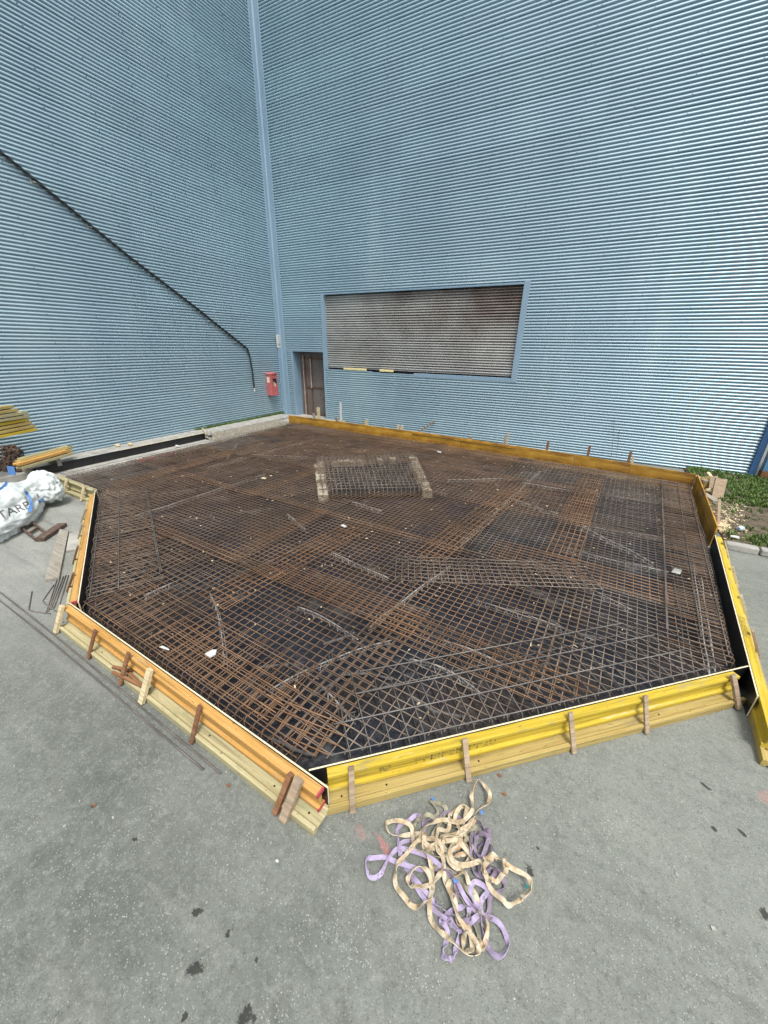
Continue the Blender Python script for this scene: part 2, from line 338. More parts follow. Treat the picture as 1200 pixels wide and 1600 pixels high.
M_bag = mat('white_woven_bag', [(.3, (.46, .50, .49)), (.6, (.56, .60, .59)), (.8, (.62, .65, .64))], (2, 2, 2),   .65, .3, 9, bdist=.03, spots=[((.46, .46, .40), 3, .62, .2)])
M_blue = mat('blue_strap', [(.3, (.05, .14, .36)), (.7, (.09, .22, .48))], (20, 20, 20), .6, .1)
M_ink = mat('faded_black_print', [(.4, (.05, .055, .05)), (.7, (.16, .17, .16))], (30, 30, 30), .8, 0)
M_inky = mat('brown_print', [(.42, (.10, .075, .02)), (.56, (.40, .29, .04))], (70, 70, 70), .8, 0)
M_cream = mat('cream_webbing', [(.28, (.27, .17, .09)), (.42, (.42, .33, .21)), (.56, (.52, .45, .33)), (.75, (.60, .55, .44))], (13, 13, 13), .85, .3, 200, detail=6, spots=[((.28, .21, .13), 11, .57, .1), ((.42, .22, .10), 7, .60, .1), ((.11, .10, .08), 25, .60, .08)], bdist=.002)
M_lilacd = mat('dirty_lilac_webbing', [(.3, (.10, .08, .10)), (.5, (.20, .16, .22)), (.75, (.33, .27, .38))], (9, 9, 9), .9, .3, 200, spots=[((.07, .06, .055), 12, .56, .1)], bdist=.002)
M_lilac = mat('lilac_webbing', [(.25, (.20, .16, .23)), (.5, (.35, .29, .43)), (.75, (.47, .41, .56))], (8, 8, 8), .85, .3, 200, spots=[((.16, .13, .15), 8, .55, .13), ((.09, .08, .08), 23, .61, .08)], bdist=.002)
M_olive = mat('grey_webbing', [(.3, (.17, .16, .12)), (.6, (.33, .31, .22))], (9, 9, 9), .85, .3, 200, spots=[((.05, .05, .045), 7, .6, .1)], bdist=.002)
M_grass = mat('grass_green', [(.25, (.035, .075, .012)), (.5, (.075, .14, .022)), (.75, (.14, .19, .05))], (5, 5, 5), .7, 0, detail=3)
M_soil = mat('soil', [(.3, (.055, .042, .028)), (.55, (.12, .095, .062)), (.75, (.18, .145, .10))], (7, 7, 7), .95, .9, 30, bdist=.04)
M_shav = mat('wood_shavings', [(.3, (.48, .38, .22)), (.7, (.66, .57, .38))], (30, 30, 30), .9, 0)
M_pet = mat('bottle_plastic', [(.3, (.45, .55, .62)), (.7, (.62, .70, .75))], (20, 20, 20), .15, 0)
M_clamp = mat('rusty_clamp_iron', [(.3, (.045, .028, .020)), (.55, (.10, .065, .048)), (.75, (.20, .15, .12))], (16, 16, 16), .85, .4)
M_oxide = mat('red_oxide_steel', [(.3, (.10, .025, .018)), (.7, (.17, .045, .03))], (7, 7, 7), .7, .2)
M_galv = mat('galvanised', [(.3, (.30, .31, .30)), (.7, (.44, .45, .43))], (9, 9, 9), .45, .1, metal=.4)
M_foam = mat('yellow_insulation', [(.3, (.62, .52, .24)), (.7, (.72, .64, .36))], (6, 6, 6), .85, .2)

# ------------------------------------------------------------------ ground and setting
mb = MB(); mb.poly([(-40, -60, 0), (70, -60, 0), (70, 30, 0), (-40, 30, 0)])
setp(mb.build('ground', M_ground), kind='structure')

# inside line of the formwork (plan)
SLAB = [(1.55, -1.05), (9.0, -1.22), (16.33, -1.93), (15.98, -6.15), (15.66, -10.02), (12.25, -13.22), (8.28, -13.07), (3.95, -10.68), (1.55, -10.58)]
# black membrane floor, gently uneven
def membrane():
    bm = bmesh.new()
    nx, ny = 150, 130
    x0, x1, y0, y1 = .95, 16.36, -13.28, -.8
    vs = {}
    def inside(x, y):
        n = len(SLAB2); s = True
        for i in range(n):
            a = SLAB2[i]; b = SLAB2[(i+1) % n]
            if (b[0]-a[0])*(y-a[1])-(b[1]-a[1])*(x-a[0]) > 0: return False
        return True
    SLAB2 = [(1.0, -1.4), (9.0, -1.70), (16.24, -2.5), (16.03, -6.15), (15.69, -10.05), (12.25, -13.29), (8.24, -13.12), (3.93, -10.72), (1.0, -9.08)]
    # grid clipped to outline
    for j in range(ny+1):
        for i in range(nx+1):
            x = x0+(x1-x0)*i/nx; y = y0+(y1-y0)*j/ny
            z = .018+.030*abs(noise.noise(Vector((x*1.3, y*1.3, 0))))+.016*abs(noise.noise(Vector((x*4, y*4, 3))))
            vs[i, j] = bm.verts.new((x, y, z))
    for j in range(ny):
        for i in range(nx):
            bm.faces.new((vs[i, j], vs[i+1, j], vs[i+1, j+1], vs[i, j+1]))
    n = len(SLAB2)
    for i in range(n):
        a = Vector((*SLAB2[i], 0)); b = Vector((*SLAB2[(i+1) % n], 0)); d = b-a
        no = Vector((-d.y, d.x, 0)).normalized()
        bmesh.ops.bisect_plane(bm, geom=bm.verts[:]+bm.edges[:]+bm.faces[:], plane_co=a, plane_no=no, clear_outer=True)
    for i, j in (): pass
    k = [bm.verts.new(q) for q in ((1.0, -9.06, .03), (3.91, -10.70, .03), (3.93, -10.70, .03), (1.0, -10.62, .03))]; bm.faces.new(k)
    me = bpy.data.meshes.new('membrane'); bm.to_mesh(me); bm.free(); me.materials.append(M_film)
    me.polygons.foreach_set('use_smooth', [True]*len(me.polygons))
    o = bpy.data.objects.new('membrane_floor', me); scene.collection.objects.link(o)
    return setp(o, kind='structure')
membrane()

# pavement strip along the left wall
mb = MB()
mb.slab([(-.3, -30), (1.08, -30), (1.08, -5.55), (-.3, -5.55)], .004, .28)
mb.slab([(-.3, -5.55), (.95, -5.55), (.93, -.55), (-.3, -.55)], .004, .283)
setp(mb.build('pavement', M_kerb, bevel=.015), kind='structure')
mb = MB()
mb.slab([(1.105, -10.6), (1.71, -10.6), (1.71, -5.6), (1.105, -5.6)], .004, .13)
setp(mb.build('concrete_ledge', M_kerb, bevel=.02), kind='structure')
# paving under the back shuttering and door
mb = MB(); mb.slab([(-.3, -.548), (3.6, -.55), (3.6, .6), (-.3, .6)], .004, .20)
mb.slab([(.955, -1.58), (3.3, -1.5), (3.6, -.555), (.955, -.555)], .004, .196)
setp(mb.build('door_step_paving', M_kerb), kind='structure')
# broken concrete slope below the kerb near the corner
mb = MB()
nx_, ny_ = 12, 70
base = len(mb.v)
for j in range(ny_+1):
    for i in range(nx_+1):
        y = -5.58+4.0*j/ny_; u = i/nx_
        x = .945+.66*u; z = .25*(1-u)**.8+.004+.06*(noise.noise(Vector((x*9, y*9, 2))))*(1 if 0 < i < nx_ else .2)
        mb.v.append((x, y, max(z, .008)))
for j in range(ny_):
    for i in range(nx_):
        a = j*(nx_+1)+i; mb.face((a, a+1, a+nx_+2, a+nx_+1))
setp(mb.build('rubble_slope', M_rubble), kind='structure')

# ------------------------------------------------------------------ corrugated walls
PITCH = .0895; DEP = .046
PROF = [(0, 0.0), (.05, .0), (.13, .06), (.20, .34), (.26, .74), (.33, .95), (.44, 1.0), (.58, .99), (.72, .90), (.84, .70), (.92, .40), (.97, .12)]
def cladding(name, parent, mt, u0, u1, z0, z1, plane, off=0.0, deep=DEP, wob=0.0, nseg=1):
    """plane 'R': wall along x facing -y;  'L': wall along y facing +x"""
    mb = MB(); zs = []
    k = int(math.floor(z0/PITCH))-1
    while k*PITCH < z1+PITCH:
        for f, d in PROF:
            z = (k+f)*PITCH
            lap = .014 if (k % 10 == 0 and f < .2) else 0
            if z0 <= z <= z1: zs.append((z, d*deep-lap))
        k += 1
    zs = [(z0, zs[0][1])]+zs+[(z1, zs[-1][1])]
    us = [u0+(u1-u0)*i/nseg for i in range(nseg+1)]
    for (z, d) in zs:
        for u in us:
            dz = wob*noise.noise(Vector((u*.8, z*.3, 4))) if wob else 0
            dd = d+off+(wob*.6*noise.noise(Vector((u*.6, z*.5, 9))) if wob else 0)
            mb.v.append((u, -dd, z+dz) if plane == 'R' else (dd, u, z+dz))
    n = len(us)
    for i in range(len(zs)-1):
        for j in range(n-1):
            a = i*n+j; mb.face((a, a+1, a+n+1, a+n))
    o = mb.build(name, mt, parent, smooth=True)
    return o
TOP = 17.0
wallR = thing('corrugated_wall', 'right-hand blue corrugated steel wall holding the louvred opening and the recessed rusty door', 'wall', (0, 0, 0))
WX0, WX1, WZ0, WZ1 = 2.62, 10.70, 2.42, 5.31      # big opening (inner)
DX0, DX1, DZ1 = .70, 2.46, 3.10                      # door opening
XR = 17.88
for (a, b, c, d) in ((.30, DX0-.02, .16, DZ1+.05), (DX1+.03, WX0-.05, .16, WZ1+.05), (.30, DX1+.03, DZ1+.05, WZ1+.05),
                     (WX0-.05, WX1+.10, .02, WZ0-.05), (WX1+.10, XR, .02, WZ1+.05), (.30, XR, WZ1+.05, TOP)):
    cladding('cladding', wallR, M_clad, a, b, c, d, 'R', wob=.003, nseg=max(1, int((b-a)/.6)))
mb = MB(); random.seed(3)
for x in [3.1+1.22*i for i in range(13)]:
    for k in range(2, 180, 4):
        z = (k+.5)*PITCH+.004; xx = x+random.uniform(-.02, .02)
        if WX0-.1 < xx < WX1+.15 and WZ0-.1 < z < WZ1+.1: continue
        mb.box(xx-.009, xx+.009, -DEP-.008, -DEP+.006, z-.009, z+.009)
mb.build('screws', M_dtrim, wallR)
# frame of the large opening
mb = MB()
mb.box(WX0-.16, WX0, -.05, .14, WZ0-.02, WZ1+.06)
mb.box(WX1, WX1+.20, -.055, .14, WZ0-.14, WZ1+.09)
mb.box(WX0-.001, WX1+.001, -.048, .14, WZ1, WZ1+.058)
mb.box(6.9, WX1+.001, -.048, .14, WZ0-.13, WZ0-.0)
mb.box(WX0-.001, 4.9, -.040, .14, WZ0-.07, WZ0-.02)
mb.box(4.9, 6.9, -.046, .14, WZ0-.10, WZ0-.05, jit=.006)
fr = mb.build('opening_frame', M_trim, wallR, bevel=.006)
lv = cladding('louvre_sheet', wallR, M_louv, WX0, WX1, WZ0+.06, WZ1-.02, 'R', off=-.14, deep=.065, wob=.006, nseg=30)
lv['label'] = 'rust stained bare louvre sheet'
mb = MB(); mb.box(WX0, WX1, .141, .16, WZ0-.1, WZ1+.05); mb.build('backing', M_black, wallR)
for a, b, c, d in ((537, 572, 575, 580), (593, 614, 577, 582)):
    p = wr(a, c+4, -.03); q = wr(b, c+4, -.03); mb = MB(); mb.box(p.x, q.x, -.045, .03, WZ0+.0, WZ0+.085); mb.build('insulation_strip', M_foam, wallR, bevel=.008)
# door
door = MB(); door.box(DX0, DX1, .45, .50, .18, DZ1); dpo = door.build('door', M_door, wallR); dpo['label'] = 'rusty brown recessed steel door'
mb = MB()
for z in (.24, 1.52, DZ1-.30): mb.box(DX0+.25, DX1, .415, .449, z-.03, z+.03)
for x in (DX0+.30, 1.36, DX1-.05): mb.box(x-.03, x+.03, .405, .4485, .20, DZ1-.2)
mb.build('door_bar', M_dframe, dpo)
mb = MB(); mb.box(1.33, 1.39, .385, .404, 1.5, DZ1-.3); mb.box(DX0+.19, DX0+.24, .40, .449, .2, DZ1-.15); mb.build('worn_edge', M_pale, dpo)
mb = MB()
mb.box(DX0-.10, DX0, -.045, .449, .19, DZ1+.05); mb.box(DX1, DX1+.10, -.045, .449, .19, DZ1+.05); mb.box(DX0, DX1, -.04, .449, DZ1, DZ1+.05)
mb.build('door_frame', M_trim, wallR, bevel=.004)
# black strip painting the shaded gap under the wall, corner trim, end trim
mb = MB(); mb.box(DX1+.1, XR, -.012, .02, -.0, .05); mb.build('base_strip', M_black, wallR)
mb = MB(); mb.box(.0, .33, -.075, .0, .2, TOP); mb.box(.0, .075, -.27, -.0755, .2, TOP); mb.prism([(-.0755, .0), (-.13, .0), (-.0755, .0551)], .2, TOP, Matrix(((0, 0, 1, .0755), (0, 1, 0, 0), (1, 0, 0, 0), (0, 0, 0, 1))))
mb.build('corner_trim', M_trim, wallR, bevel=.012)
mb = MB(); mb.box(XR, XR+.16, -.10, .05, .0, TOP); mb.build('end_trim', M_dtrim, wallR, bevel=.006)
mb = MB(); mb.box(0, XR, .2, .22, .0, TOP); mb.build('inner_lining', M_black, wallR) if False else None

wallL = thing('corrugated_wall', 'left-hand blue corrugated steel wall crossed by the diagonal black cable', 'wall', (0, 0, 0))
cladding('cladding', wallL, M_clad, -30, -.27, .29, TOP, 'L', wob=.003, nseg=40)
mb = MB(); mb.box(-.02, .03, -30, -.28, .284, .33); mb.build('base_strip', M_dtrim, wallL)
mb = MB()
for y in [-1.5-1.25*i for i in range(9)]:
    for k in range(5, 180, 4):
        z = (k+.5)*PITCH+.004; yy = y+random.uniform(-.02, .02); mb.box(DEP-.004, DEP+.013, yy-.01, yy+.01, z-.01, z+.01)
mb.build('screws', M_dtrim, wallL)

# right end: blue post, door leaf and rail
sp = thing('steel_post', 'blue steel post with a rust-brown foot at the far right end of the wall', 'post', (18.3, -.1, 0))
mb = MB(); mb.box(-.17, .14, -.12, .12, .28, 3.2); mb.build('post_shaft', M_bpost, sp, bevel=.01)
mb = MB(); mb.box(-.175, .145, -.125, .125, 0, .279); mb.build('post_foot', M_rustfoot, sp, bevel=.01)
sdg = thing('sliding_door', 'dark blue sliding steel door with a rusty rail right of the blue post', 'door', (18.46, -.02, 0))
mb = MB(); mb.box(0, 3.6, 0, .08, .05, 6.0)
for i in range(8): mb.box(.2+i*.45, .26+i*.45, -.03, -.0005, .05, 1.1)
mb.build('door_leaf', M_dtrim, sdg, bevel=.004)
mb = MB(); mb.box(-.1, 3.6, -.16, -.02, 1.16, 1.32); mb.build('rail', M_oxide, sdg, bevel=.008)

# ------------------------------------------------------------------ wall fittings
cable = thing('wall_cable', 'black twisted cable running diagonally down the left wall on clips', 'cable', (0, 0, 0))
cp = [Vector((.09, -12.5, 9.65))]+[Vector((.09, q.y, q.z)) for q in (wl(a, b) for a, b in ((0, 240), (100, 321), (200, 402), (300, 478), (340, 510), (372, 535), (384, 545), (388, 557), (392, 580), (395, 606)))]
def resample(pts, step):
    out = [pts[0]]
    for a, b in zip(pts, pts[1:]):
        n = max(1, int((b-a).length/step))
        for k in range(1, n+1): out.append(a+(b-a)*k/n)
    return out
rp = resample(cp, .05)
mb = MB()
for ph in (0, 2.1, 4.2):
    q = [p+Vector((math.cos(i*.55+ph)*.022, math.sin(i*.55+ph)*.014, math.sin(i*.55+ph)*.018)) for i, p in enumerate(rp)]
    mb.tube(q, .019, 5)
mb.build('cable_strand', M_cable, cable, smooth=True)
for a, b in ((52, 283), (140, 353), (209, 409), (278, 460), (323, 500), (365, 533)):
    q = wl(a, b); mb = MB(); mb.box(.02, .10, q.y-.05, q.y+.05, q.z-.05, q.z-.02); mb.box(.03, .05, q.y-.1, q.y-.05, q.z-.06, q.z-.01); mb.build('clip', M_galv, cable)
q = cp[-1]; mb = MB(); mb.tube([q, q+Vector((0, 0, -.18))], .03, 8); mb.build('cable_end', M_wht, cable)

pb = thing('wall_box', 'faded red metal box with a hand opening on the left wall near the corner', 'box', (.03, -1.0, 1.2))
mb = MB(); mb.box(0, .30, -.20, .22, 0, .93); mb.build('box_body', M_post, pb, bevel=.02)
mb = MB(); mb.prism([(-.22, .931), (.24, .931), (.24, .955), (.01, 1.02), (-.22, .955)], 0, .33); mb.build('lid', M_post, pb, bevel=.008)
mb = MB(); mb.box(.3005, .318, -.09, .13, .50, .76); mb.build('opening', M_black, pb, bevel=.01)
mb = MB(); mb.box(.319, .335, -.06, -.02, .45, .60); mb.box(.319, .335, .03, .06, .40, .55); mb.build('sticker', M_stk, pb)
mb = MB(); mb.box(.06, .22, -.206, -.2005, .58, .82); mb.build('sticker', M_stk, pb)

def text_obj(s, size, mt, name, parent=None, M=None, extrude=.0006):
    cu = bpy.data.curves.new('t', 'FONT'); cu.body = s; cu.size = size; cu.extrude = extrude; cu.align_x = 'CENTER'; cu.align_y = 'CENTER'
    to = bpy.data.objects.new('t', cu); scene.collection.objects.link(to)
    dg = bpy.context.evaluated_depsgraph_get(); me = bpy.data.meshes.new_from_object(to.evaluated_get(dg)); bpy.data.objects.remove(to)
    me.materials.clear(); me.materials.append(mt)
    if M is not None: me.transform(M)
    o = bpy.data.objects.new(name, me); scene.collection.objects.link(o)
    if parent: o.parent = parent
    return o
sg = thing('wall_sign', 'small white notice plate on the corner trim', 'sign', (.0765, -.19, 3.25))
mb = MB(); mb.box(0, .008, -.17, .17, 0, .54); mb.build('plate', M_wht, sg, bevel=.003)
mb = MB()
mb.box(.0085, .011, -.012, .012, .22, .42)
for zz, ww in ((.46, .05), (.16, .09), (.12, .11), (.08, .08)): mb.box(.0085, .010, -ww, ww, zz, zz+.018)
mb.build('printing', M_ink, sg)

# ------------------------------------------------------------------ formwork sides
FL = [(-.04, 0), (.04, 0), (.04, .034), (.0135+.006, .042), (.0135, .052), (.0135, .148), (.0135+.006, .158), (.04, .166), (.04, .2), (-.04, .2), (-.04, .166), (-.0195, .158), (-.0135, .148), (-.0135, .052), (-.0195, .042), (-.04, .034)]
def beam_mb(x0, x1, flat=False, y=0, z=0, cut=0.0):
    mb = MB()
    pr = [(p[1]+y, p[0]+.04+z) for p in FL] if flat else [(p[0]+.04+y, p[1]+z) for p in FL]
    f0 = f1 = None
    if cut:
        f1 = lambda yy, zz: -cut*max(0, (yy-y)/.2 if flat else (yy-y)/.08)
    mb.prism(pr, x0, x1, None, f0, f1); return mb
# local frame: x along the side, y outward, z up; y=0 inner ply face
def form_side(A, B, label, ply, up, lo, upm, lom, braces, redcap=False, side=1, plyh=.285):
    A = Vector((*A, 0)); B = Vector((*B, 0)); d = B-A; L = d.length; ang = math.atan2(d.y, d.x)
    t = thing('formwork_side', label, 'formwork', A, ang, 'timber formwork sides around the slab')
    S = Matrix.Scale(side, 4, (0, 1, 0))
    def fin(mb, nm, mt, bevel=0):
        mb.v = [(a, b*side, c) for a, b, c in mb.v]
        return mb.build(nm, mt, t, bevel=bevel)
    p = MB(); p.box(ply[0], ply[1], .0, .0025, .003, plyh-.0005); p.box(ply[0], ply[1], .0165, .019, .003, plyh-.0005); fb = fin(p, 'form_board', M_ply)
    p = MB(); p.box(ply[0]-.001, ply[1]+.001, .0027, .0163, .003, plyh)
    p.v = [(a, b*side, c) for a, b, c in p.v]; p.build('board_edge', M_plyedge, fb)
    b1 = fin(beam_mb(up[0], up[1], False, .022, .082, cut=0), 'upper_beam', upm, .004)
    b2 = fin(beam_mb(lo[0], lo[1], True, .022, .002), 'lower_beam', lom, .004)
    if redcap:
        for b, ends in ((b1, redcap),):
            for xe in ends:
                for z0 in (.082, .248):
                    p = MB(); p.box(xe-.012 if xe > 1 else xe-.004, xe+.004 if xe > 1 else xe+.012, .021, .1035, z0-.001, z0+.035)
                    p.v = [(a, b_*side, c) for a, b_, c in p.v]; p.build('red_end', M_red, b)
    # bolt holes in the lower web
    p = MB()
    for k in range(int((lo[1]-lo[0])/1.0)+1):
        for dx in ((.12, .5) if k == 0 else (.35,)):
            x = lo[0]+dx+k*1.0; p = MB(); p.tube([(x, .135, .03+.024), (x, .135, .0575)], .009, 8)
            p.v = [(a, b*side, c) for a, b, c in p.v]; p.build('bolt_hole', M_black, b2)
    for (s, wd, th, mt, lean) in braces:
        p = MB(); top = Vector((s, .088, plyh+.055+random.uniform(-.02, .02))); bot = Vector((s+lean, .245, -.002))
        dr = (bot-top).normalized(); off = Vector((0, -dr.z, dr.y))
        if off.y < 0: off = -off
        p.bar(top+off*(th/2), bot+off*(th/2)+Vector((0, 0, .012)), wd, th, up=off)
        fin(p, 'brace_strip', mt, .003)
    return t, L
random.seed(11)
S_ = .048
f1, L1 = form_side((12.25, -13.28), (15.70, -10.03), 'bright yellow beam formwork side facing the camera, behind the tangled slings', (-.0, 4.74), (.14, 4.50), (.12, 4.52), M_yel, M_yel2,
    [(.33, S_, .022, M_brc, -.02), (1.32, S_, .022, M_brc, .0), (2.38, S_, .022, M_brc, .0), (3.24, S_, .022, M_brc, -.03), (4.36, .06, .03, M_brc, .03)], side=-1)
f2, L2 = form_side((12.47, -13.31), (8.15, -13.13), 'orange beam formwork side on a pale greenish timber, front left of the slab', (0, 4.33), (.03, 4.30), (-.02, 4.28), M_org, M_pal,
    [(.2, .07, .05, M_brc, .05), (.29, .045, .045, M_brd, .05), (1.44, .045, .025, M_brd, .0), (2.25, .07, .04, M_brp, .02), (2.67, .05, .025, M_brd, .03), (3.41, .045, .025, M_brd, .0), (4.24, .07, .04, M_brp, .0)], redcap=(.03,), side=1)
f3, L3 = form_side((8.33, -13.12), (3.90, -10.70), 'orange-topped formwork side running left beside the loose planks and bent bars', (.12, 5.02), (.16, 4.75), (.5, 4.9), M_org, M_pal,
    [(.9, .05, .03, M_brd, .1), (1.8, .05, .03, M_brd, .12), (2.8, .05, .03, M_brc, .12), (3.7, .05, .03, M_brc, .1)], redcap=(.16,), side=1)
f4, L4 = form_side((3.90, -10.68), (1.5, -10.60), 'short pale timber formwork side behind the white bulk bag', (.0, 2.35), (.05, 2.25), (.05, 2.3), M_pal, M_pal,
    [(.3, .07, .035, M_brp, .0), (1.15, .07, .035, M_brp, .02), (2.05, .07, .035, M_brp, .0)], side=1)
f5, L5 = form_side((16.05, -6.17), (15.62, -11.1), 'yellow beam formwork side along the right edge, leading to the kerb stones', (.0, 4.35), (.04, 4.80), (.06, 4.95), M_yel, M_yel2,
    [(.35, .12, .02, M_brp, .1), (1.4, .06, .03, M_brp, .0), (2.3, .06, .03, M_brp, .0), (3.2, .06, .03, M_brc, .0)], side=1)
# stencilled writing on the beams
def place_text(s, size, mt, parent, o, xa, ya, nm='stencil'):
    xa = Vector(xa).normalized(); ya = Vector(ya).normalized(); za = xa.cross(ya)
    M = Matrix(((xa.x, ya.x, za.x, o[0]), (xa.y, ya.y, za.y, o[1]), (xa.z, ya.z, za.z, o[2]), (0, 0, 0, 1)))
    return text_obj(s, size, mt, nm, parent, M)
def child(t, nm): return [c for c in t.children if c.name.startswith(nm)][0]
place_text('PFEIFER PF20', .14, M_inky, child(f1, 'upper_beam'), (1.27, -(.022+.04+.0135+.0012), .185), (1, 0, 0), (0, 0, 1))
place_text('PFEIFER PF20', .085, M_inky, child(f5, 'upper_beam'), (3.05, .062, .2832), (-1, 0, 0), (0, -1, 0))
mb = MB(); mb.tube([(.62+.045*math.cos(a), -.0785, .185+.035*math.sin(a)) for a in [i*math.pi/8 for i in range(17)]], .006, 4)
for zz in (.165, .185, .205): mb.box(.585, .655, -.080, -.0775, zz-.004, zz+.004)
mb.build('stencil_emblem', M_inky, child(f1, 'upper_beam'))
# kerb-side black board on the concrete ledge
t = thing('kerb_shuttering', 'long black shuttering board along the pavement below the left wall', 'formwork', (1.085, -5.6, .0))
mb = MB(); mb.box(0, .019, -5.2, 0, .132, .36); mb.build('form_board', M_ply, t)
mb = MB(); mb.box(-.001, .020, -3.0, .0, .3605, .372); mb.box(-.06, -.002, -1.8, .05, .29, .345); mb.build('edge_batten', M_plyedge, t)
t = thing('return_board', 'short pale board closing the end of the black kerb shuttering', 'board', (1.09, -5.55, .284))
mb = MB(); mb.bar((0, 0, .05), (-.75, .45, .05), .03, .1); mb.build('plank', M_brp, t, bevel=.004)
t = thing('mortar_bucket', 'small grey upturned pot at the end of the kerb shuttering', 'pot', (1.12, -5.42, .25))
mb = MB(); mb.tube([(0, 0, 0), (0, 0, .04), (0, 0, .16), (.01, 0, .20)], [.09, .088, .07, .05], 12); mb.build('pot_shell', M_kerb, t, smooth=True)
# pink marks: sprayed patches on ledge edge
mk = thing('spray_mark', 'pink spray-painted marks on the old concrete edge below the kerb shuttering', 'marking', (1.712, -8, .0))
for (a, b, c, d) in ((186, 711, 206, 706), (232, 707, 256, 703)):
    for k in range(9):
        f = k/8; p = g(a+(c-a)*f, b+(d-b)*f, .1)
        mb = MB(); yy = p.y+8; h_ = random.uniform(.03, .06); mb.box(-.004, .004, yy-.10, yy+.09, .08-h_/2, .08+h_/2+.01, jit=.002)
        mb.v = [(x, y, z) for x, y, z in mb.v]
        if k % 3 != 2: mb.build('paint_patch', M_pink, mk)

# back shuttering boards (sheet by sheet) + return board on the right
bp = [(BP0[0]+(BP1[0]-BP0[0])*f, BP0[1]+(BP1[1]-BP0[1])*f+.32*math.sin(math.pi*f)) for f in (0, .14, .28, .42, .55, .68, .80, .90, 1)]
names = ['leftmost board of the ochre back shuttering, nearest the door', 'ochre back shuttering board in front of the tall white stake', 'ochre back shuttering board with two twin stakes behind it', 'ochre back shuttering board below the left half of the louvred opening',
         'ochre back shuttering board with a small weed behind it', 'ochre back shuttering board left of the dark thin stakes', 'bright ochre back shuttering board under the dark thin stakes', 'rightmost board of the ochre back shuttering, darkened at its end']
for i, (a, b) in enumerate(zip(bp, bp[1:])):
    A = Vector((*a, 0)); B = Vector((*b, 0)); d = B-A; ang = math.atan2(d.y, d.x)
    t = thing('shuttering_board', names[i], 'board', A, ang, 'ochre boards along the back of the slab')
    mb = MB(); mb.box(.004, d.length-.004, 0, .027, .004, .50+random.uniform(-.012, .012)); mb.build('panel', M_bck, t, bevel=.003)
    if i in (3, 4): mb = MB(); mb.box(.0, d.length, -.028, -.001, .41, .475); mb.build('waling_strip', M_bck, t, bevel=.003)
t = thing('shuttering_board', 'ochre return board at the far right corner beside the leaning stakes', 'board', (16.23, -2.56, 0), math.atan2(-3.6, -.17), 'ochre boards along the back of the slab')
mb = MB(); b_ = len(mb.v); mb.hexa([(0, 0, .004), (3.5, 0, .004), (3.5, .027, .004), (0, .027, .004), (0, 0, .50), (3.5, 0, .42), (3.5, .027, .42), (0, .027, .50)]); mb.build('panel', M_bck, t, bevel=.003)

# stakes behind the back boards
def stake(a, b, wd, th, mt, label, tilt=None, up=(0, 1, 0)):
    a = Vector(a); b = Vector(b); t = thing('stake', label, 'stake', a, 0, 'stakes bracing the back shuttering')
    mb = MB(); mb.bar((0, 0, 0), b-a, wd, th, up=up); mb.build('stake_shaft', mt, t, bevel=.003); return t
def ybk(x):
    for a, b in zip(bp, bp[1:]):
        if a[0] <= x <= b[0]: return a[1]+(b[1]-a[1])*(x-a[0])/(b[0]-a[0])
    return -1.2
def bstake(px, pytop, wd, mt, label, off=.06, lean=0, th=.03):
    # find the point at stake line
    y = -.7
    for _ in range(6):
        p = wr(px, pytop, y); y = ybk(p.x)+off
    p = wr(px, pytop, y)
    return stake((p.x+lean, y+abs(lean)*.6, .0), (p.x, y, p.z), wd, th, mt, label)
bstake(497, 637, .13, M_brp, 'pale stake in front of the rusty door, leftmost of the upright stakes', th=.06)
bstake(489, 646, .07, M_gry, 'grey pipe-like stake leaning beside the pale stake at the door', lean=.22, th=.07)
bstake(532, 629, .09, M_wht, 'tall white stake, the tallest behind the back shuttering')
bstake(525, 652, .09, M_gry, 'grey stake leaning at the foot of the tall white stake', lean=.22, th=.07)
bstake(535, 656, .11, M_brp, 'short pale stub at the foot of the tall white stake')
bstake(573, 656, .13, M_brp, 'single pale stake between the white stake and the twin stakes', th=.06)
bstake(567, 659, .05, M_gry, 'thin grey stub touching the single pale stake')
bstake(622, 663, .09, M_brp, 'left and taller of the twin pale stakes')
bstake(628, 665, .11, M_brp, 'right and shorter of the twin pale stakes', off=.04)
bstake(675, 677, .08, M_brp, 'tiny pale stub right of the leaning bar')
bstake(735, 681, .12, M_gry, 'dark short stub between the weed and the pale stub')
bstake(790, 680, .06, M_brc, 'weathered tall stake left of the three dark stakes')
bstake(795, 676, .05, M_brp, 'thin pale strip against the weathered tall stake', off=.09)
bstake(857, 689, .07, M_brd, 'left of the three dark stakes at the back')
bstake(922, 696, .07, M_brd, 'middle of the three dark stakes at the back')
bstake(986, 706, .07, M_brd, 'right of the three dark stakes at the back')
bstake(990, 714, .06, M_brp, 'pale stub touching the rightmost dark stake', off=.1)
a = wr(652, 676, -.9); b = wr(678, 659, -.04)
t = thing('leaning_bar', 'thin dark bar leaning on the wall behind the back shuttering', 'bar', a); mb = MB(); mb.tube([(0, 0, 0), b-a], .022, 6); mb.build('bar_shaft', M_brd, t)
for px, lab in ((957, 'left'), (965, 'right')):
    a = wr(px-2, 715, -.5); b = wr(px+3, 655 if lab == 'left' else 672, -.06)
    t = thing('thin_rod', lab+' of two thin upright rods against the wall above the back boards', 'rod', a); mb = MB(); mb.tube([(0, 0, 0), b-a], .006, 5); mb.build('rod_shaft', M_r4, t)

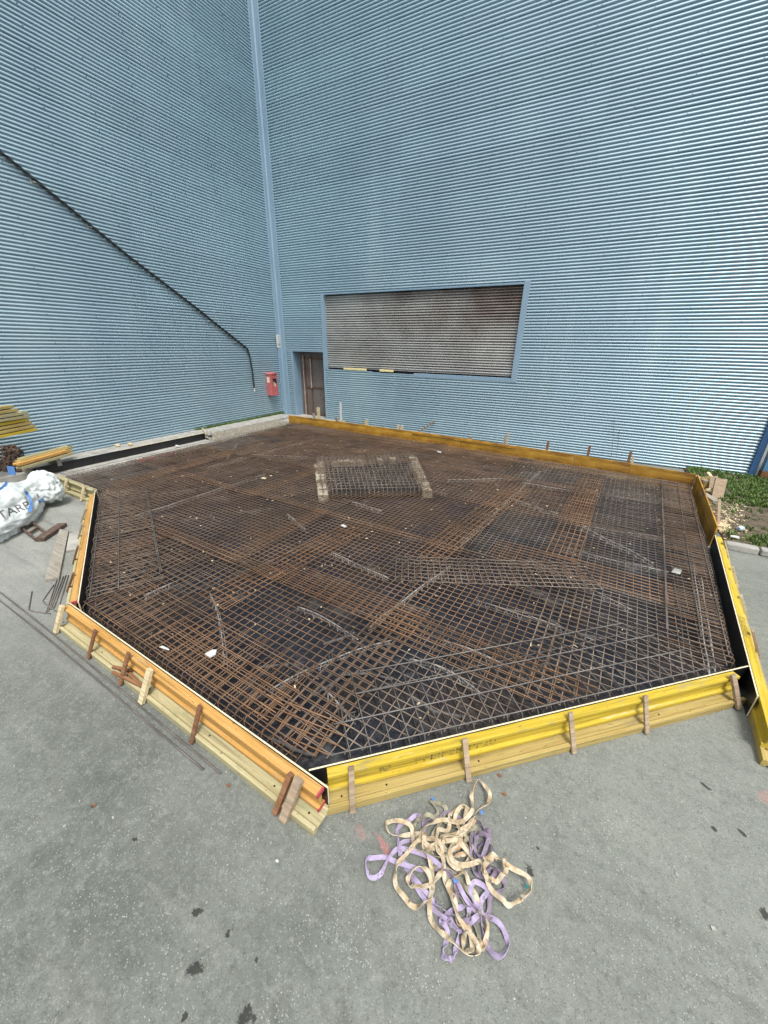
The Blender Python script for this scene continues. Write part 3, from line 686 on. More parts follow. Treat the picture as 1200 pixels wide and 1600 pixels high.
# corner heap of stakes at the far right corner
def px_plank(pa, pb, za, zb, wd, th, mt, label, name='loose_stake', cat='stake', up=(0, 0, 1), group=None, tw=0):
    a = g(*pa, za); b = g(*pb, zb); t = thing(name, label, cat, a, 0, group)
    mb = MB(); mb.bar((0, 0, 0), b-a, wd, th, up=up, twist=tw); mb.build('timber', mt, t, bevel=.004); return t
G_ = 'stakes heaped at the right corner'
px_plank((1080, 741), (1103, 752), .38, .36, .13, .05, M_gry, 'dark grey board capping the right corner of the ochre shuttering', group=G_)
px_plank((1100, 768), (1103, 745), .05, .45, .20, .04, M_yel2, 'yellowish stake directly behind the corner cap', group=G_, up=(.2, -1, .2))
px_plank((1112, 772), (1115, 744), .05, .48, .17, .05, M_brc, 'left one of the two broad weathered stakes in the corner heap', group=G_, up=(.2, -1, .2))
px_plank((1119, 782), (1127, 748), .05, .55, .24, .05, M_brc, 'broad tallest weathered stake in the corner heap', group=G_, up=(.2, -1, .2))
px_plank((1099, 771), (1119, 784), .37, .35, .14, .05, M_gry, 'dark grey board leaning across the return board', group=G_)
px_plank((1122, 824), (1124, 782), .02, .45, .11, .05, M_brc, 'narrow stake standing at the near end of the corner heap', group=G_, up=(1, -.4, 0))
px_plank((1121, 762), (1103, 766), .25, .28, .05, .05, M_brp, 'small pale crosspiece between stakes of the corner heap', group=G_)
px_plank((1126, 797), (1135, 806), .10, .08, .06, .03, M_gry, 'small grey offcut on the soil beside the corner heap', group=G_)
px_plank((1106, 738), (1112, 746), .5, .42, .08, .03, M_brp, 'pale chip sticking out on top of the corner heap', group=G_)

# ------------------------------------------------------------------ reinforcement
TH = R(-2.4); U = Vector((math.cos(TH), math.sin(TH))); V = Vector((-U.y, U.x))
def clip(a, b, poly):
    d = b-a; t0, t1 = 0.0, 1.0; n = len(poly)
    for i in range(n):
        p = Vector(poly[i]); q = Vector(poly[(i+1) % n]); e = q-p
        nn = Vector((e.y, -e.x))          # inward for clockwise polygon
        num = (a-p).dot(nn); den = d.dot(nn)
        if abs(den) < 1e-9:
            if num < 0: return None
            continue
        t = -num/den
        if den > 0: t0 = max(t0, t)
        else: t1 = min(t1, t)
    if t1-t0 < 1e-3: return None
    return a+d*t0, a+d*t1
INS = [(1.95, -1.74), (8.8, -1.92), (16.14, -2.63), (15.93, -6.15), (15.60, -10.0), (12.23, -13.15), (8.30, -13.0), (3.98, -10.62), (1.95, -9.48)]
INS2 = [(1.95, -1.74), (3.9, -1.85), (3.98, -10.60), (1.95, -10.52)]
SQ = None
def clips(a, b):
    """pieces of segment a-b inside the slab outline, minus the sump opening"""
    L = (b-a).length
    if L < 1e-6: return []
    u = (b-a)/L; iv = []
    for P in (INS, INS2):
        c = clip(a, b, P)
        if c: iv.append(((c[0]-a).dot(u), (c[1]-a).dot(u)))
    if not iv: return []
    iv.sort()
    if len(iv) == 2:
        if iv[1][0] <= iv[0][1]+.01: iv = [(iv[0][0], max(iv[0][1], iv[1][1]))]
    out = []
    c = clip(a, b, SQ) if SQ else None
    for p, q in iv:
        if c:
            s0 = (c[0]-a).dot(u); s1 = (c[1]-a).dot(u)
            if s0 > p: out.append((p, min(q, s0)))
            if s1 < q: out.append((max(p, s1), q))
        else: out.append((p, q))
    return [(a+u*p, a+u*q) for p, q in out if q-p > .1]
def sag(x, y): return .018*noise.noise(Vector((x*.55, y*.55, 7)))+.006*noise.noise(Vector((x*2, y*2, 1)))
def mat_mesh(c, th, lu, lv, su, sv, z, mt, label, group, r=.0055, skip=0, seg=.5, name='rebar_mesh'):
    """welded mesh mat centred at c, bars along u and v"""
    u = Vector((math.cos(th), math.sin(th))); v = Vector((-u.y, u.x)); c = Vector(c); mb = MB(); rz = random.random()*10
    nb = 0
    for (d1, d2, l1, l2, sp_, dz) in ((u, v, lu, lv, su, 0), (v, u, lv, lu, sv, -2*r)):
        n = int(l2/sp_)
        for k in range(n+1):
            o = c+d2*(-l2/2+k*sp_+random.uniform(-.003, .003))
            e0 = random.uniform(-.01, .01)
            for a, b in clips(o-d1*(l1/2+e0), o+d1*(l1/2-e0)):
                L = (b-a).length
                ns = max(1, int(L/seg)); pts = []
                bow = random.uniform(-.004, .004)
                for i in range(ns+1):
                    p = a+(b-a)*i/ns
                    pts.append((p.x+d2.x*bow*math.sin(i*1.7+k), p.y+d2.y*bow*math.sin(i*1.7+k), z+dz+sag(p.x, p.y)+.003*noise.noise(Vector((p.x, p.y, rz)))))
                mb.tube(pts, r, 5); nb += 1
    if nb < 4: return None
    o = mb.build(name, mt, None, smooth=True, origin=(c.x, c.y, 0))
    return setp(o, label, 'rebar mesh', group)
_s = [g(499, 724, .25), g(648, 716, .25), g(668, 768, .25), g(507, 772, .25)]
_c = sum(_s, Vector())/4
SQ = [((_c+(p-_c)*.84).x, (_c+(p-_c)*.84).y) for p in _s]
random.seed(21)
WD, LN = 2.45, 5.3
def tone(x, y):
    if x > 11 and y < -9.2: return random.choice([M_r3, M_r2])
    if x > 13: return M_r3
    if x < 4.5: return random.choice([M_r3, M_r2])
    return M_r2
LT = 'rusty welded mesh mat of the top layer, lapped over its neighbours inside the formwork'
LB_ = 'darker welded mesh mat of the bottom layer, lying just above the black membrane'
j = 0
for row, yc in enumerate((-12.3, -10.05, -7.75, -5.5, -3.3, -1.6)):
    for col in range(5):
        xc = -.2+col*4.85+(1.9 if row % 2 else 0)+random.uniform(-.1, .1)
        c = Vector((xc, yc+(9-xc)*math.tan(-TH)*.5))
        mat_mesh(c, TH+R(random.uniform(-.25, .25)), LN, WD, .1, .108, .215+.010*((row+col) % 3), tone(xc, yc), LT, 'top layer mesh mats', r=.0054)
for row, yc in enumerate((-12.0, -9.7, -7.3, -4.9, -2.5)):
    for col in range(4):
        xc = 1.6+col*4.8+(1.2 if row % 2 else 0)
        if xc > 7.5 and yc < -7: continue
        mat_mesh((xc, yc), TH+R(random.uniform(-.8, .8)), LN, 2.55, .15, .15, .060+.012*((row+col) % 2), M_r4, LB_, 'bottom layer mesh mats', r=.006)
# splice mats and odd pieces
def splice(px0, px1, wd, mt, label, s=.1, z=.243, th=None, nm='splice_mesh'):
    a = g(*px0, .22); b = g(*px1, .22); d = (b-a); L = d.length; a2 = math.atan2(d.y, d.x) if th is None else th
    return mat_mesh(((a.x+b.x)/2, (a.y+b.y)/2), a2, L, wd, s, s*2.1, z, mt, label, None, r=.0056, name=nm)
splice((450, 890), (655, 985), .55, M_r1, 'orange strip of lap mesh running down from the middle towards the yellow formwork side', th=TH)
splice((590, 970), (930, 1085), .60, M_r1, 'orange lap mesh strip parallel to the bottom right, nearest the yellow formwork side', th=TH)
splice((770, 858), (1050, 925), .62, M_r1, 'long orange lap mesh strip ending at the grey-white plastic scrap on the right', th=TH)
splice((872, 870), (925, 745), .60, M_r1, 'orange lap mesh strip running back to the ochre boards, right of the long pale spacer')
splice((665, 872), (815, 760), .55, M_r1, 'orange lap mesh strip running back past the right corner of the sump')
splice((330, 940), (560, 820), .60, M_r1, 'wide rust-orange lap mesh strip left of the small white scrap')
splice((180, 760), (420, 690), .5, M_r2, 'brown lap mesh strip near the kerb shuttering')
splice((370, 1125), (520, 1190), .75, M_r1, 'orange mesh patch in the front corner between orange and yellow formwork')
splice((230, 1000), (420, 1130), .8, M_r1, 'rusty mesh strip alongside the orange formwork side')
splice((616, 868), (880, 872), .01, M_r3, '', s=.1) if False else None
a = g(616, 868, .24); b = g(905, 880, .24); c_ = g(620, 908, .24)
u_ = (b-a).normalized(); L_ = (b-a).length
mid = (a+b)/2+(c_-a)*.5
mat_mesh((mid.x, mid.y), math.atan2(u_.y, u_.x), L_, (c_-a).length, .10, .10, .262, M_r3, 'pale brown mesh offcut laid askew across the middle of the slab', None, r=.006, name='loose_mesh')

# edge cages: U-shaped stirrups with long bars parallel to each formwork side
def edge_cage(A, B, s0, s1, depth, step, mt, label, longs, lm, r=.0055, zt=.235, wildness=.02):
    A = Vector(A); B = Vector(B); d = (B-A).normalized(); n = Vector((d.y, -d.x))
    if (Vector((8.5, -7))-A).dot(n) < 0: n = -n
    t = thing('edge_cage', label, 'rebar cage', (A.x, A.y, 0), 0)
    mb = MB(); s = s0
    while s < s1:
        o = d*s; w0 = random.uniform(-wildness, wildness); dp = depth*random.uniform(.96, 1.03)
        e = .06+random.uniform(-.01, .015); z2 = zt+random.uniform(-.008, .008)
        P = lambda nn, z, sk=0: (o.x+n.x*nn+d.x*(sk), o.y+n.y*nn+d.y*(sk), z)
        mb.tube([P(dp, z2, w0*2), P(e+.03, z2, 0), P(e, z2-.03, 0), P(e, .09, 0), P(e+.03, .06, 0), P(dp*.9, .06, w0)], r, 5)
        s += step*random.uniform(.85, 1.15)
    mb.build('stirrups', mt, t, smooth=True)
    for (nn, z, a0, a1, dr) in longs:
        mb = MB(); p0 = d*a0+n*nn; p1 = d*a1+n*(nn+dr); q = []
        for i in range(13):
            p = p0+(p1-p0)*i/12; q.append((p.x, p.y, z+.006*noise.noise(Vector((p.x*1.5, p.y*1.5, nn*9)))))
        mb.tube(q, r*1.15, 6); mb.build('long_bar', lm, t, smooth=True)
    return t
edge_cage((12.25, -13.28), (15.70, -10.03), .35, 4.5, .95, .17, M_r4, 'dark steel edge cage inside the bright yellow formwork side', [(.10, .245, .2, 4.4, 0), (.38, .25, .25, 4.3, .0), (.66, .252, .5, 4.2, .0), (.93, .252, .6, 4.0, 0), (.12, .09, .2, 4.3, 0), (.8, .10, .5, 4.1, .1)], M_r5b)
edge_cage((12.3, -13.3), (8.2, -13.11), .3, 4.1, .95, .12, M_r2, 'rusty edge cage inside the orange front-left formwork side', [(.10, .25, .3, 4.1, 0), (.40, .255, .5, 4.0, .0), (.78, .255, .6, 3.9, 0), (.12, .09, .3, 4.1, 0)], M_r2, wildness=.06)
edge_cage((8.2, -13.07), (3.93, -10.72), .1, 4.8, 1.02, .105, M_r3, 'grey-brown edge cage inside the left formwork side, ending at a thick dark bar', [(.12, .25, .1, 4.8, 0), (.45, .255, .1, 4.8, .0), (.98, .262, .3, 4.6, 0), (1.0, .275, .3, 4.6, 0), (.15, .1, .1, 4.8, 0)], M_r4, wildness=.03)
edge_cage((15.69, -10.0), (16.22, -2.6), .1, 7.3, .78, .105, M_r2, 'brown edge cage along the right side of the slab behind a thick dark bar', [(.12, .25, .1, 7.3, 0), (.70, .262, .2, 7.1, 0), (.715, .275, .2, 7.1, 0), (.36, .255, .3, 7.1, 0), (.5, .1, .1, 7.2, 0)], M_r4, wildness=.03)
edge_cage((1.7, -1.72), (16.2, -2.6), .3, 14.2, .5, .12, M_r2, 'brown edge cage along the ochre back shuttering', [(.18, .25, .3, 14.2, 0), (.5, .255, .3, 14.2, 0)], M_r4)
edge_cage((1.88, -10.5), (1.88, -2.1), .2, 8.2, .6, .12, M_r3, 'grey-brown edge cage along the kerb shuttering', [(.06, .27, .2, 8.2, 0), (.5, .255, .2, 8.2, 0)], M_r4)
edge_cage((3.93, -10.66), (1.6, -10.56), .1, 2.2, .6, .12, M_r3, 'short edge cage inside the pale timber formwork side', [(.1, .25, 0, 2.3, 0)], M_r4)

# spacer strips under the top mesh
def spacer(px0, px1, mt, label=None, bend=0.0, z=.185, r=.009, wd=.05, top=True):
    a = g(*px0, z); b = g(*px1, z); L = (b-a).length; d = (b-a)/L; n = Vector((-d.y, d.x, 0))
    t = thing('spacer_strip', label or 'pale zigzag spacer strip wired under the top mesh', 'spacer', (a.x, a.y, 0), 0, None if label else 'spacer strips under the mesh')
    mb = MB(); N = max(2, int(L/.07)); pa = []; zz = []
    for i in range(N+1):
        f = i/N; p = d*L*f+n*bend*math.sin(math.pi*f)+n*.004*math.sin(f*L*5)
        pa.append(Vector((p.x, p.y, z+.006*math.sin(f*L*7))))
        zz.append(p+n*(wd*.5 if i % 2 else -wd*.5)+Vector((0, 0, z-.07)))
    mb.tube(pa, r, 5); mb.build('top_wire', mt, t, smooth=True)
    mb = MB()
    q = []
    for i in range(N): q += [zz[i], pa[i].lerp(pa[i+1], .5)]
    mb.tube(q, r*.62, 4)
    mb.tube([p+n*wd*.5-Vector((0, 0, .07)) for p in pa], r*.6, 4)
    mb.build('zigzag_wire', mt, t)
    return t
SPC = [((209, 807), (415, 740), 0, 'long pale spacer strip in the left half, rising towards the sump'), ((227, 818), (290, 847), 0, None), ((205, 775), (327, 760), -.12, None), ((158, 770), (262, 743), .05, None), ((340, 909), (490, 848), 0, None), ((225, 931), (277, 908), 0, None),
       ((327, 926), (350, 1039), .05, 'dark-stained spacer strip pointing at the white stone near the orange formwork'), ((448, 803), (478, 827), 0, None), ((517, 863), (606, 903), 0, None), ((578, 980), (704, 885), .03, 'white chain-like spacer strip below the askew mesh offcut'),
       ((422, 1078), (613, 1000), .08, 'thick grey smeared spacer in the dark front area'), ((502, 1071), (552, 1126), 0, None), ((720, 850), (844, 736), 0, 'longest white spacer strip, running up to the ochre boards'), ((800, 780), (872, 803), 0, None), ((900, 820), (1021, 880), .05, None),
       ((881, 855), (1045, 894), -.03, 'white dashed spacer strip ending at the grey-white plastic scrap'), ((816, 754), (975, 780), 0, None), ((746, 939), (830, 965), 0, None), ((797, 908), (1040, 1004), .06, None), ((825, 962), (930, 1000), 0, None), ((825, 873), (989, 953), 0, None),
       ((909, 822), (1045, 841), 0, None), ((699, 750), (811, 747), 0, None), ((325, 730), (491, 685), 0, None), ((388, 710), (482, 714), 0, None), ((518, 698), (577, 690), 0, None), ((550, 784), (597, 798), 0, None), ((655, 765), (700, 772), 0, None), ((465, 948), (560, 1000), .05, None), ((640, 1030), (760, 1090), .1, None), ((690, 1000), (830, 1060), .05, None), ((355, 715), (372, 690), 0, None)]
random.seed(5)
for a, b, bend, lab in SPC:
    spacer(a, b, random.choice([M_sp, M_sp, M_sp2]) if lab is None else M_sp, lab, bend, r=random.uniform(.007, .011))
spacer((1082, 872), (1108, 1055), M_sp, 'left of the two chain-like spacer strips near the right formwork side', 0, z=.20)
spacer((1095, 900), (1118, 1050), M_sp, 'right of the two chain-like spacer strips near the right formwork side', 0, z=.20)
# grey mortar smears lying on the membrane (snake-like)
random.seed(14)
for i, (pts, lab) in enumerate((([(490, 1085), (540, 1052), (580, 1050), (620, 1062)], 'curved grey mortar snake beside the thick smeared spacer'), ([(395, 1042), (430, 1038), (455, 1036)], 'short grey mortar snake nearest the orange formwork'),
               ([(505, 1005), (545, 992), (556, 985)], 'short grey mortar snake above the thick smeared spacer'), ([(420, 1150), (470, 1172), (500, 1180)], 'grey mortar snake in the front corner'), ([(640, 1085), (680, 1110), (735, 1120)], 'grey mortar snake near the yellow formwork side'),
               ([(790, 950), (850, 962), (890, 985), (960, 1000)], 'long grey mortar snake in the dark right area'))):
    q = [g(a, b, .06) for a, b in pts]; o = q[0].copy(); mb = MB(); rp = []
    for a, b in zip(q, q[1:]):
        for k in range(6): rp.append(a.lerp(b, k/6)-o+Vector((random.uniform(-.004, .004), random.uniform(-.004, .004), -.02)))
    mb.tube(rp, [random.uniform(.014, .022) for _ in rp], 6)
    setp(mb.build('mortar_snake', M_sp2, None, smooth=True, origin=None), lab, 'mortar strip').location = o
# upright starter bars and ties
random.seed(9)
for i, (px, py) in enumerate(((330, 820), (320, 925), (478, 905), (375, 945), (448, 975), (395, 865), (424, 835), (383, 872), (437, 828), (300, 815), (212, 790), (515, 1040), (640, 930), (530, 1130), (548, 1140), (690, 1080), (745, 1085), (850, 1045), (840, 1060), (780, 1000))):
    p = g(px, py, .1); mb = MB(); h_ = random.uniform(.2, .27); mb.tube([(0, 0, -.04), (0, 0, h_-.03), (.05, .02, h_)], .006, 5); mb.tube([(.03, .02, -.04), (.03, .02, h_-.04)], .006, 5)
    o = mb.build('upright_tie', M_r4, None); o.location = p; setp(o, 'short dark upright tie bar holding the top mesh above the membrane', 'tie bar', 'upright tie bars in the mesh')
# litter caught on the bars
random.seed(31)
mb = MB()
for i in range(520):
    x = random.uniform(1.8, 16); y = random.uniform(-13, -1.4); cl = clip(Vector((x, y)), Vector((x+.01, y)), INS)
    if not cl: continue
    z = random.choice([.23, .235, .24, .1, .05]); s = random.uniform(.006, .016); a = random.random()*6.3
    M = Matrix.Translation((x, y, z+sag(x, y))) @ Matrix.Rotation(a, 4, 'Z') @ Matrix.Rotation(random.uniform(-.8, .8), 4, 'X')
    mb.box(-s*random.uniform(.8, 2.2), s, -s*.5, s*.5, -.003, .004, M)
setp(mb.build('wire_and_wood_scraps', M_shav), 'tiny pale scraps of wire and wood scattered over the reinforcement', 'scraps', kind='stuff')
mb = MB()
def scrap(px, py, pts, th, mt, label, z=.25, name='scrap'):
    p = g(px, py, z); mb = MB(); b = len(mb.v); mb.slab([(a*.007, c*.007) for a, c in pts], 0, th*.8); o = mb.build(name, mt, None, bevel=.004); o.location = p; o.rotation_euler = (random.uniform(-.15, .15), random.uniform(-.1, .1), 0); return setp(o, label, 'scrap')
scrap(330, 1022, [(-7, -6), (6, -7), (9, 2), (3, 9), (-4, 5)], .03, M_wht, 'pointed white stone lying on the mesh near the orange formwork')
scrap(257, 1014, [(-9, -3), (8, 1), (9, 3), (-7, 2)], .02, M_wht, 'thin white sliver on the rusty mesh left of the white stone')
scrap(537, 823, [(-8, -3), (5, -3), (8, 2), (-4, 4)], .04, M_wht, 'small white block on the mesh below the sump')
scrap(1056, 893, [(-10, -10), (6, -12), (12, 10), (-2, 12)], .02, M_sp, 'grey-white plastic scrap at the end of a spacer on the right')
scrap(686, 707, [(-9, -4), (8, -4), (10, 4), (-8, 6)], .05, M_wht, 'small white lump on the mesh right of the sump')
scrap(184, 697, [(-12, -8), (10, -9), (14, 5), (-6, 11)], .08, M_shav, 'left cream lump of foam on the pavement under the left wall', z=.30)
scrap(204, 695, [(-12, -6), (10, -9), (12, 5), (-9, 8)], .07, M_shav, 'right cream lump of foam on the pavement under the left wall', z=.30)
scrap(277, 698, [(-9, -4), (8, -4), (10, 4), (-8, 6)], .06, M_wht, 'white lump on the concrete edge beside the pink marks', z=.16)
scrap(412, 748, [(-9, -4), (8, -4), (10, 4), (-8, 6)], .03, M_shav, 'pair-sized cream crumb on the mesh left of the sump')

# sump: pale block rim with rebar cage
s1_, s2_, s3_, s4_ = g(497, 722, .2), g(645, 716, .2), g(505, 772, .2), g(668, 768, .2)
sm = thing('sump', 'pale crumbling block rim of the sump in the far middle of the mesh', 'sump', (s1_.x, s1_.y, 0))
random.seed(4)
def rim(a, b, hh=.205, wd=.24, holes=0):
    a = a-s1_; b = b-s1_; a.z = b.z = 0; L = (b-a).length; d = (b-a)/L; n = Vector((-d.y, d.x, 0)); s = 0
    while s < L:
        bl = random.uniform(.16, .24); mb = MB(); h2 = hh+random.uniform(-.03, .012)
        if random.random() < .2: s += bl; continue
        M = Matrix(((d.x, n.x, 0, a.x+d.x*s), (d.y, n.y, 0, a.y+d.y*s), (0, 0, 1, .02), (0, 0, 0, 1)))
        mb.box(.006, bl-.012, -wd/2, wd/2, 0, h2, M, jit=.014); mb.build('block', M_block, sm, bevel=.012); s += bl
rim(s1_, s2_); rim(s1_, s3_); rim(s2_, s4_)
mb = MB(); e1 = s1_.lerp(s4_, .04)-s1_; 
c = [(p-s1_) for p in (s1_, s2_, s4_, s3_)]; cc = sum(c, Vector())/4
mb.slab([(cc+(p-cc)*.93)[:2] for p in reversed(c)], .068, .072); mb.build('sump_void', M_black, sm)
cg = thing('sump_cage', 'dark rebar cage with bent hooks standing over the sump', 'rebar cage', (s1_.x, s1_.y, 0))
mb = MB(); n1 = 24; n2 = 15
P_ = lambda f, h: (c[0].lerp(c[1], f)).lerp(c[3].lerp(c[2], f), h)
for i in range(n1):
    f = i/(n1-1); q = [P_(f, -.02), P_(f, 1.03)]; zt = .34
    mb.tube([(q[0].x, q[0].y, .10), (q[0].x, q[0].y, zt), (q[0].x+.0, q[0].y-.05, zt+.02), (q[1].x, q[1].y, zt), (q[1].x, q[1].y, .12)], .0065, 5)
for jn in range(n2):
    h = jn/(n2-1); q = [P_(-.02, h), P_(1.03, h)]
    mb.tube([(q[0].x, q[0].y, .12), (q[0].x, q[0].y, .325), (q[1].x, q[1].y, .325), (q[1].x, q[1].y, .12)], .0065, 5)
for i in range(n1):
    for jn in range(0, n2):
        if random.random() < .75:
            q = P_(i/(n1-1)+random.uniform(-.01, .01), jn/(n2-1)); mb.tube([(q.x, q.y, .2), (q.x, q.y, .42), (q.x+.04, q.y+.02, .44)], .007, 4)
mb.build('cage_bars', M_r3, cg)

# ------------------------------------------------------------------ slings
def catmull(P, closed=False, n=10):
    out = []; N = len(P)
    rng = range(N if closed else N-1)
    for i in rng:
        p0 = P[(i-1) % N] if closed or i > 0 else P[i]; p1 = P[i]; p2 = P[(i+1) % N]; p3 = P[(i+2) % N] if closed or i+2 < N else P[(i+1) % N]
        for k in range(n):
            t = k/n; out.append(.5*((2*p1)+(-p0+p2)*t+(2*p0-5*p1+4*p2-p3)*t*t+(-p0+3*p1-3*p2+p3)*t*t*t))
    if not closed: out.append(P[-1])
    return out
def sling(pts, z, mt, label, wd=.031, closed=True, tags=(), tw=1.0, grp='tangled lifting slings'):
    """pts in the 3.75x enlarged detail with origin (540,1200)"""
    q = [g(540+a/3.75, 1200+b/3.75, .03) for a, b in pts]
    o = Vector((q[0].x, q[0].y, 0)); q = [Vector((p.x-o.x, p.y-o.y, 0)) for p in q]
    c = catmull(q, closed, 12); N = len(c)
    ph = random.random()*9; t_ = thing('lifting_sling', label, 'sling', o, 0, grp)
    mb = MB(); rings = []; s = 0; prev = None
    for i, p in enumerate(c):
        a = c[(i-1) % N] if closed else c[max(i-1, 0)]; b = c[(i+1) % N] if closed else c[min(i+1, N-1)]
        t = (b-a); 
        if t.length < 1e-6: t = Vector((1, 0, 0))
        t.normalize(); f = i/N*2*math.pi
        tws = tw*(.9*math.sin(f*3+ph)+.55*math.sin(f*7+ph*2)+.35*math.sin(f*13+ph))
        zz = z+.022*max(0, math.sin(f*5+ph))+.016*math.sin(f*9+ph*1.7)
        side = Vector((-t.y, t.x, 0)); side = (side*math.cos(tws)+Vector((0, 0, 1))*math.sin(tws)); nn = t.cross(side).normalized()
        zz = max(zz, .006+abs(math.sin(tws))*wd/2)
        cpt = Vector((p.x, p.y, zz)); hw = side*wd/2; ht = nn*.0022
        rings.append(len(mb.v)); mb.v += [tuple(cpt-hw-ht), tuple(cpt+hw-ht), tuple(cpt+hw+ht), tuple(cpt-hw+ht)]
    M_ = N if closed else N-1
    for i in range(M_):
        a = rings[i]; b = rings[(i+1) % N]
        for k in range(4): k2 = (k+1) % 4; mb.face((a+k, a+k2, b+k2, b+k))
    mb.build('webbing', mt, t_, smooth=False)
    for (x, y, zt, m) in tags:
        p = g(540+x/3.75, 1200+y/3.75, .03)-o
        mb = MB(); mb.box(-.011, .011, -.016, .016, 0, .006, Matrix.Translation((p.x, p.y, zt)) @ Matrix.Rotation(random.random()*3, 4, 'Z') @ Matrix.Rotation(.3, 4, 'X')); mb.build('label_tag', m, t_, bevel=.003)
    return t_
M_teal = mat('teal_tag', [(.3, (.02, .12, .13)), (.7, (.03, .20, .20))], (30, 30, 30), .6, 0)
random.seed(8)
sling([(500, 200), (560, 205), (590, 250), (560, 310), (520, 380), (500, 470), (540, 560), (640, 620), (700, 700), (760, 800), (800, 900), (830, 960), (800, 1050), (770, 960), (700, 800), (640, 700), (560, 620), (470, 500), (440, 400), (500, 300), (540, 260)], .015, M_olive, 'grey-green sling with a black eye and blue tag at the top left of the pile', tags=((512, 182, .03, M_blue),))
sling([(120, 560), (150, 530), (230, 520), (300, 560), (420, 585), (520, 600), (620, 640), (700, 760), (790, 850), (880, 900), (940, 980), (950, 1060), (890, 1120), (840, 1060), (800, 940), (790, 800), (830, 720), (760, 670), (730, 730), (780, 830), (680, 740), (600, 620), (480, 530), (360, 480), (300, 480), (250, 540), (200, 620), (140, 635)], .03, M_lilac, 'lilac sling whose loops reach furthest left and furthest down to the right')
sling([(310, 340), (380, 310), (430, 270), (460, 320), (430, 400), (330, 440), (320, 520), (370, 600), (440, 740), (520, 830), (600, 900), (660, 950), (720, 920), (770, 870), (700, 900), (600, 840), (520, 780), (420, 680), (350, 560), (310, 450)], .02, M_lilac, 'lilac sling looping through the upper left of the pile')
sling([(470, 330), (540, 300), (600, 260), (700, 300), (790, 330), (830, 400), (760, 480), (800, 560), (900, 620), (930, 700), (850, 750), (830, 860), (700, 900), (640, 860), (650, 720), (600, 600), (500, 560), (450, 450)], .015, M_lilacd, 'dirty lilac sling lying lowest in the middle of the pile')
sling([(740, 400), (820, 410), (860, 480), (840, 560), (770, 520), (760, 440), (800, 380), (840, 400), (780, 620), (850, 600), (870, 640), (820, 660), (740, 580)], .05, M_lilacd, 'grubby purple sling bunched on the right side of the pile')
sling([(600, 880), (660, 960), (640, 1080), (600, 1115), (570, 1080), (600, 960), (560, 880), (700, 800), (720, 860), (680, 960)], .01, M_lilac, 'short lilac loop poking out at the bottom of the pile')
sling([(240, 345), (290, 318), (380, 360), (400, 470), (460, 520), (500, 600), (510, 700), (490, 800), (500, 900), (560, 990), (650, 1060), (740, 1105), (775, 1080), (730, 990), (660, 900), (620, 790), (580, 680), (570, 560), (540, 500), (470, 460), (440, 405), (330, 402), (255, 400)], .06, M_cream, 'cream sling with the lowest loop, printed band in its middle', tags=((638, 690, .09, M_blue),))
sling([(440, 420), (460, 360), (560, 340), (680, 325), (740, 270), (735, 170), (780, 88), (830, 150), (835, 220), (770, 275), (700, 380), (640, 450), (560, 450), (480, 500), (450, 470), (460, 410)], .075, M_cream, 'cream sling with the high loop leaning on the yellow beam', tags=((792, 287, .09, M_blue),))
sling([(430, 445), (350, 520), (295, 620), (295, 700), (350, 790), (420, 835), (490, 790), (500, 700), (470, 620), (420, 600), (365, 660), (380, 710), (440, 720), (520, 680), (570, 600), (560, 500), (500, 430)], .07, M_cream, 'cream sling forming the large round loop on the left of the pile')
sling([(560, 450), (640, 450), (720, 530), (790, 600), (830, 700), (900, 790), (950, 825), (1020, 800), (1075, 730), (1060, 670), (960, 610), (890, 560), (800, 560), (690, 605), (620, 560), (610, 480), (680, 430)], .085, M_cream, 'cream sling with the loop reaching furthest right', tags=((1060, 705, .05, M_teal),))
sling([(800, 580), (860, 545), (920, 590), (930, 640), (880, 690), (820, 680), (800, 620), (850, 560)], .1, M_cream, 'small cream loop twisted on top at the right of the pile', tw=.6)
sling([(540, 380), (600, 370), (610, 290), (650, 235), (700, 260), (690, 330), (640, 400), (560, 420), (600, 500), (700, 470), (720, 540), (650, 600), (600, 540), (660, 400), (740, 340), (760, 300), (690, 240), (640, 300), (660, 360), (740, 480), (640, 520), (540, 520)], .055, M_cream, 'cream sling knotted tightly at the top centre of the pile')
sling([(680, 620), (720, 680), (760, 760), (800, 860), (830, 950), (800, 1060), (760, 1000), (700, 980), (690, 1070), (740, 1070), (720, 960), (660, 920), (640, 800), (600, 700), (640, 640)], .045, M_cream, 'dull cream sling folded in the lower half of the pile')
sling([(520, 300), (600, 330), (680, 380), (760, 360), (700, 440), (640, 480), (560, 540), (480, 480), (400, 380), (430, 300)], .04, M_olive, 'grey-green sling buried under the cream knot')

# ------------------------------------------------------------------ things on the ground, left
lb = 'thin straight steel bar lying beside the orange formwork, '
for (pa, pb, s) in (((-60, 893), (320, 1200), 'the outer one'), ((-60, 880), (347, 1206), 'the inner one')):
    a = g(*pa, .01); b = g(*pb, .01); t = thing('steel_bar', lb+s, 'bar', a); mb = MB(); mb.tube([(b-a)*f+Vector((0, 0, .002)) + Vector((0, .02*math.sin(f*4), 0)) for f in [i/10 for i in range(11)]], .0095, 6); mb.build('bar_shaft', M_r4, t, smooth=True)
def rod(pp, label, r=.0075, z=.009):
    q = [g(a, b, z) for a, b in pp]; o = q[0].copy(); t = thing('bent_rebar', label, 'rebar', o, 0, 'cut and bent bars on the ground')
    mb = MB(); pts = [p-o for p in q]; mb.tube(catmull(pts, False, 1) if False else pts, r, 6); mb.build('bar_shaft', M_r4, t, smooth=True)
rod([(50, 924), (45, 952), (49, 955), (79, 959)], 'L-shaped bent bar lying furthest left of the cut bars')
rod([(84, 914), (67, 938), (70, 943), (89, 956)], 'V-shaped bent bar crossing the straight cut bars')
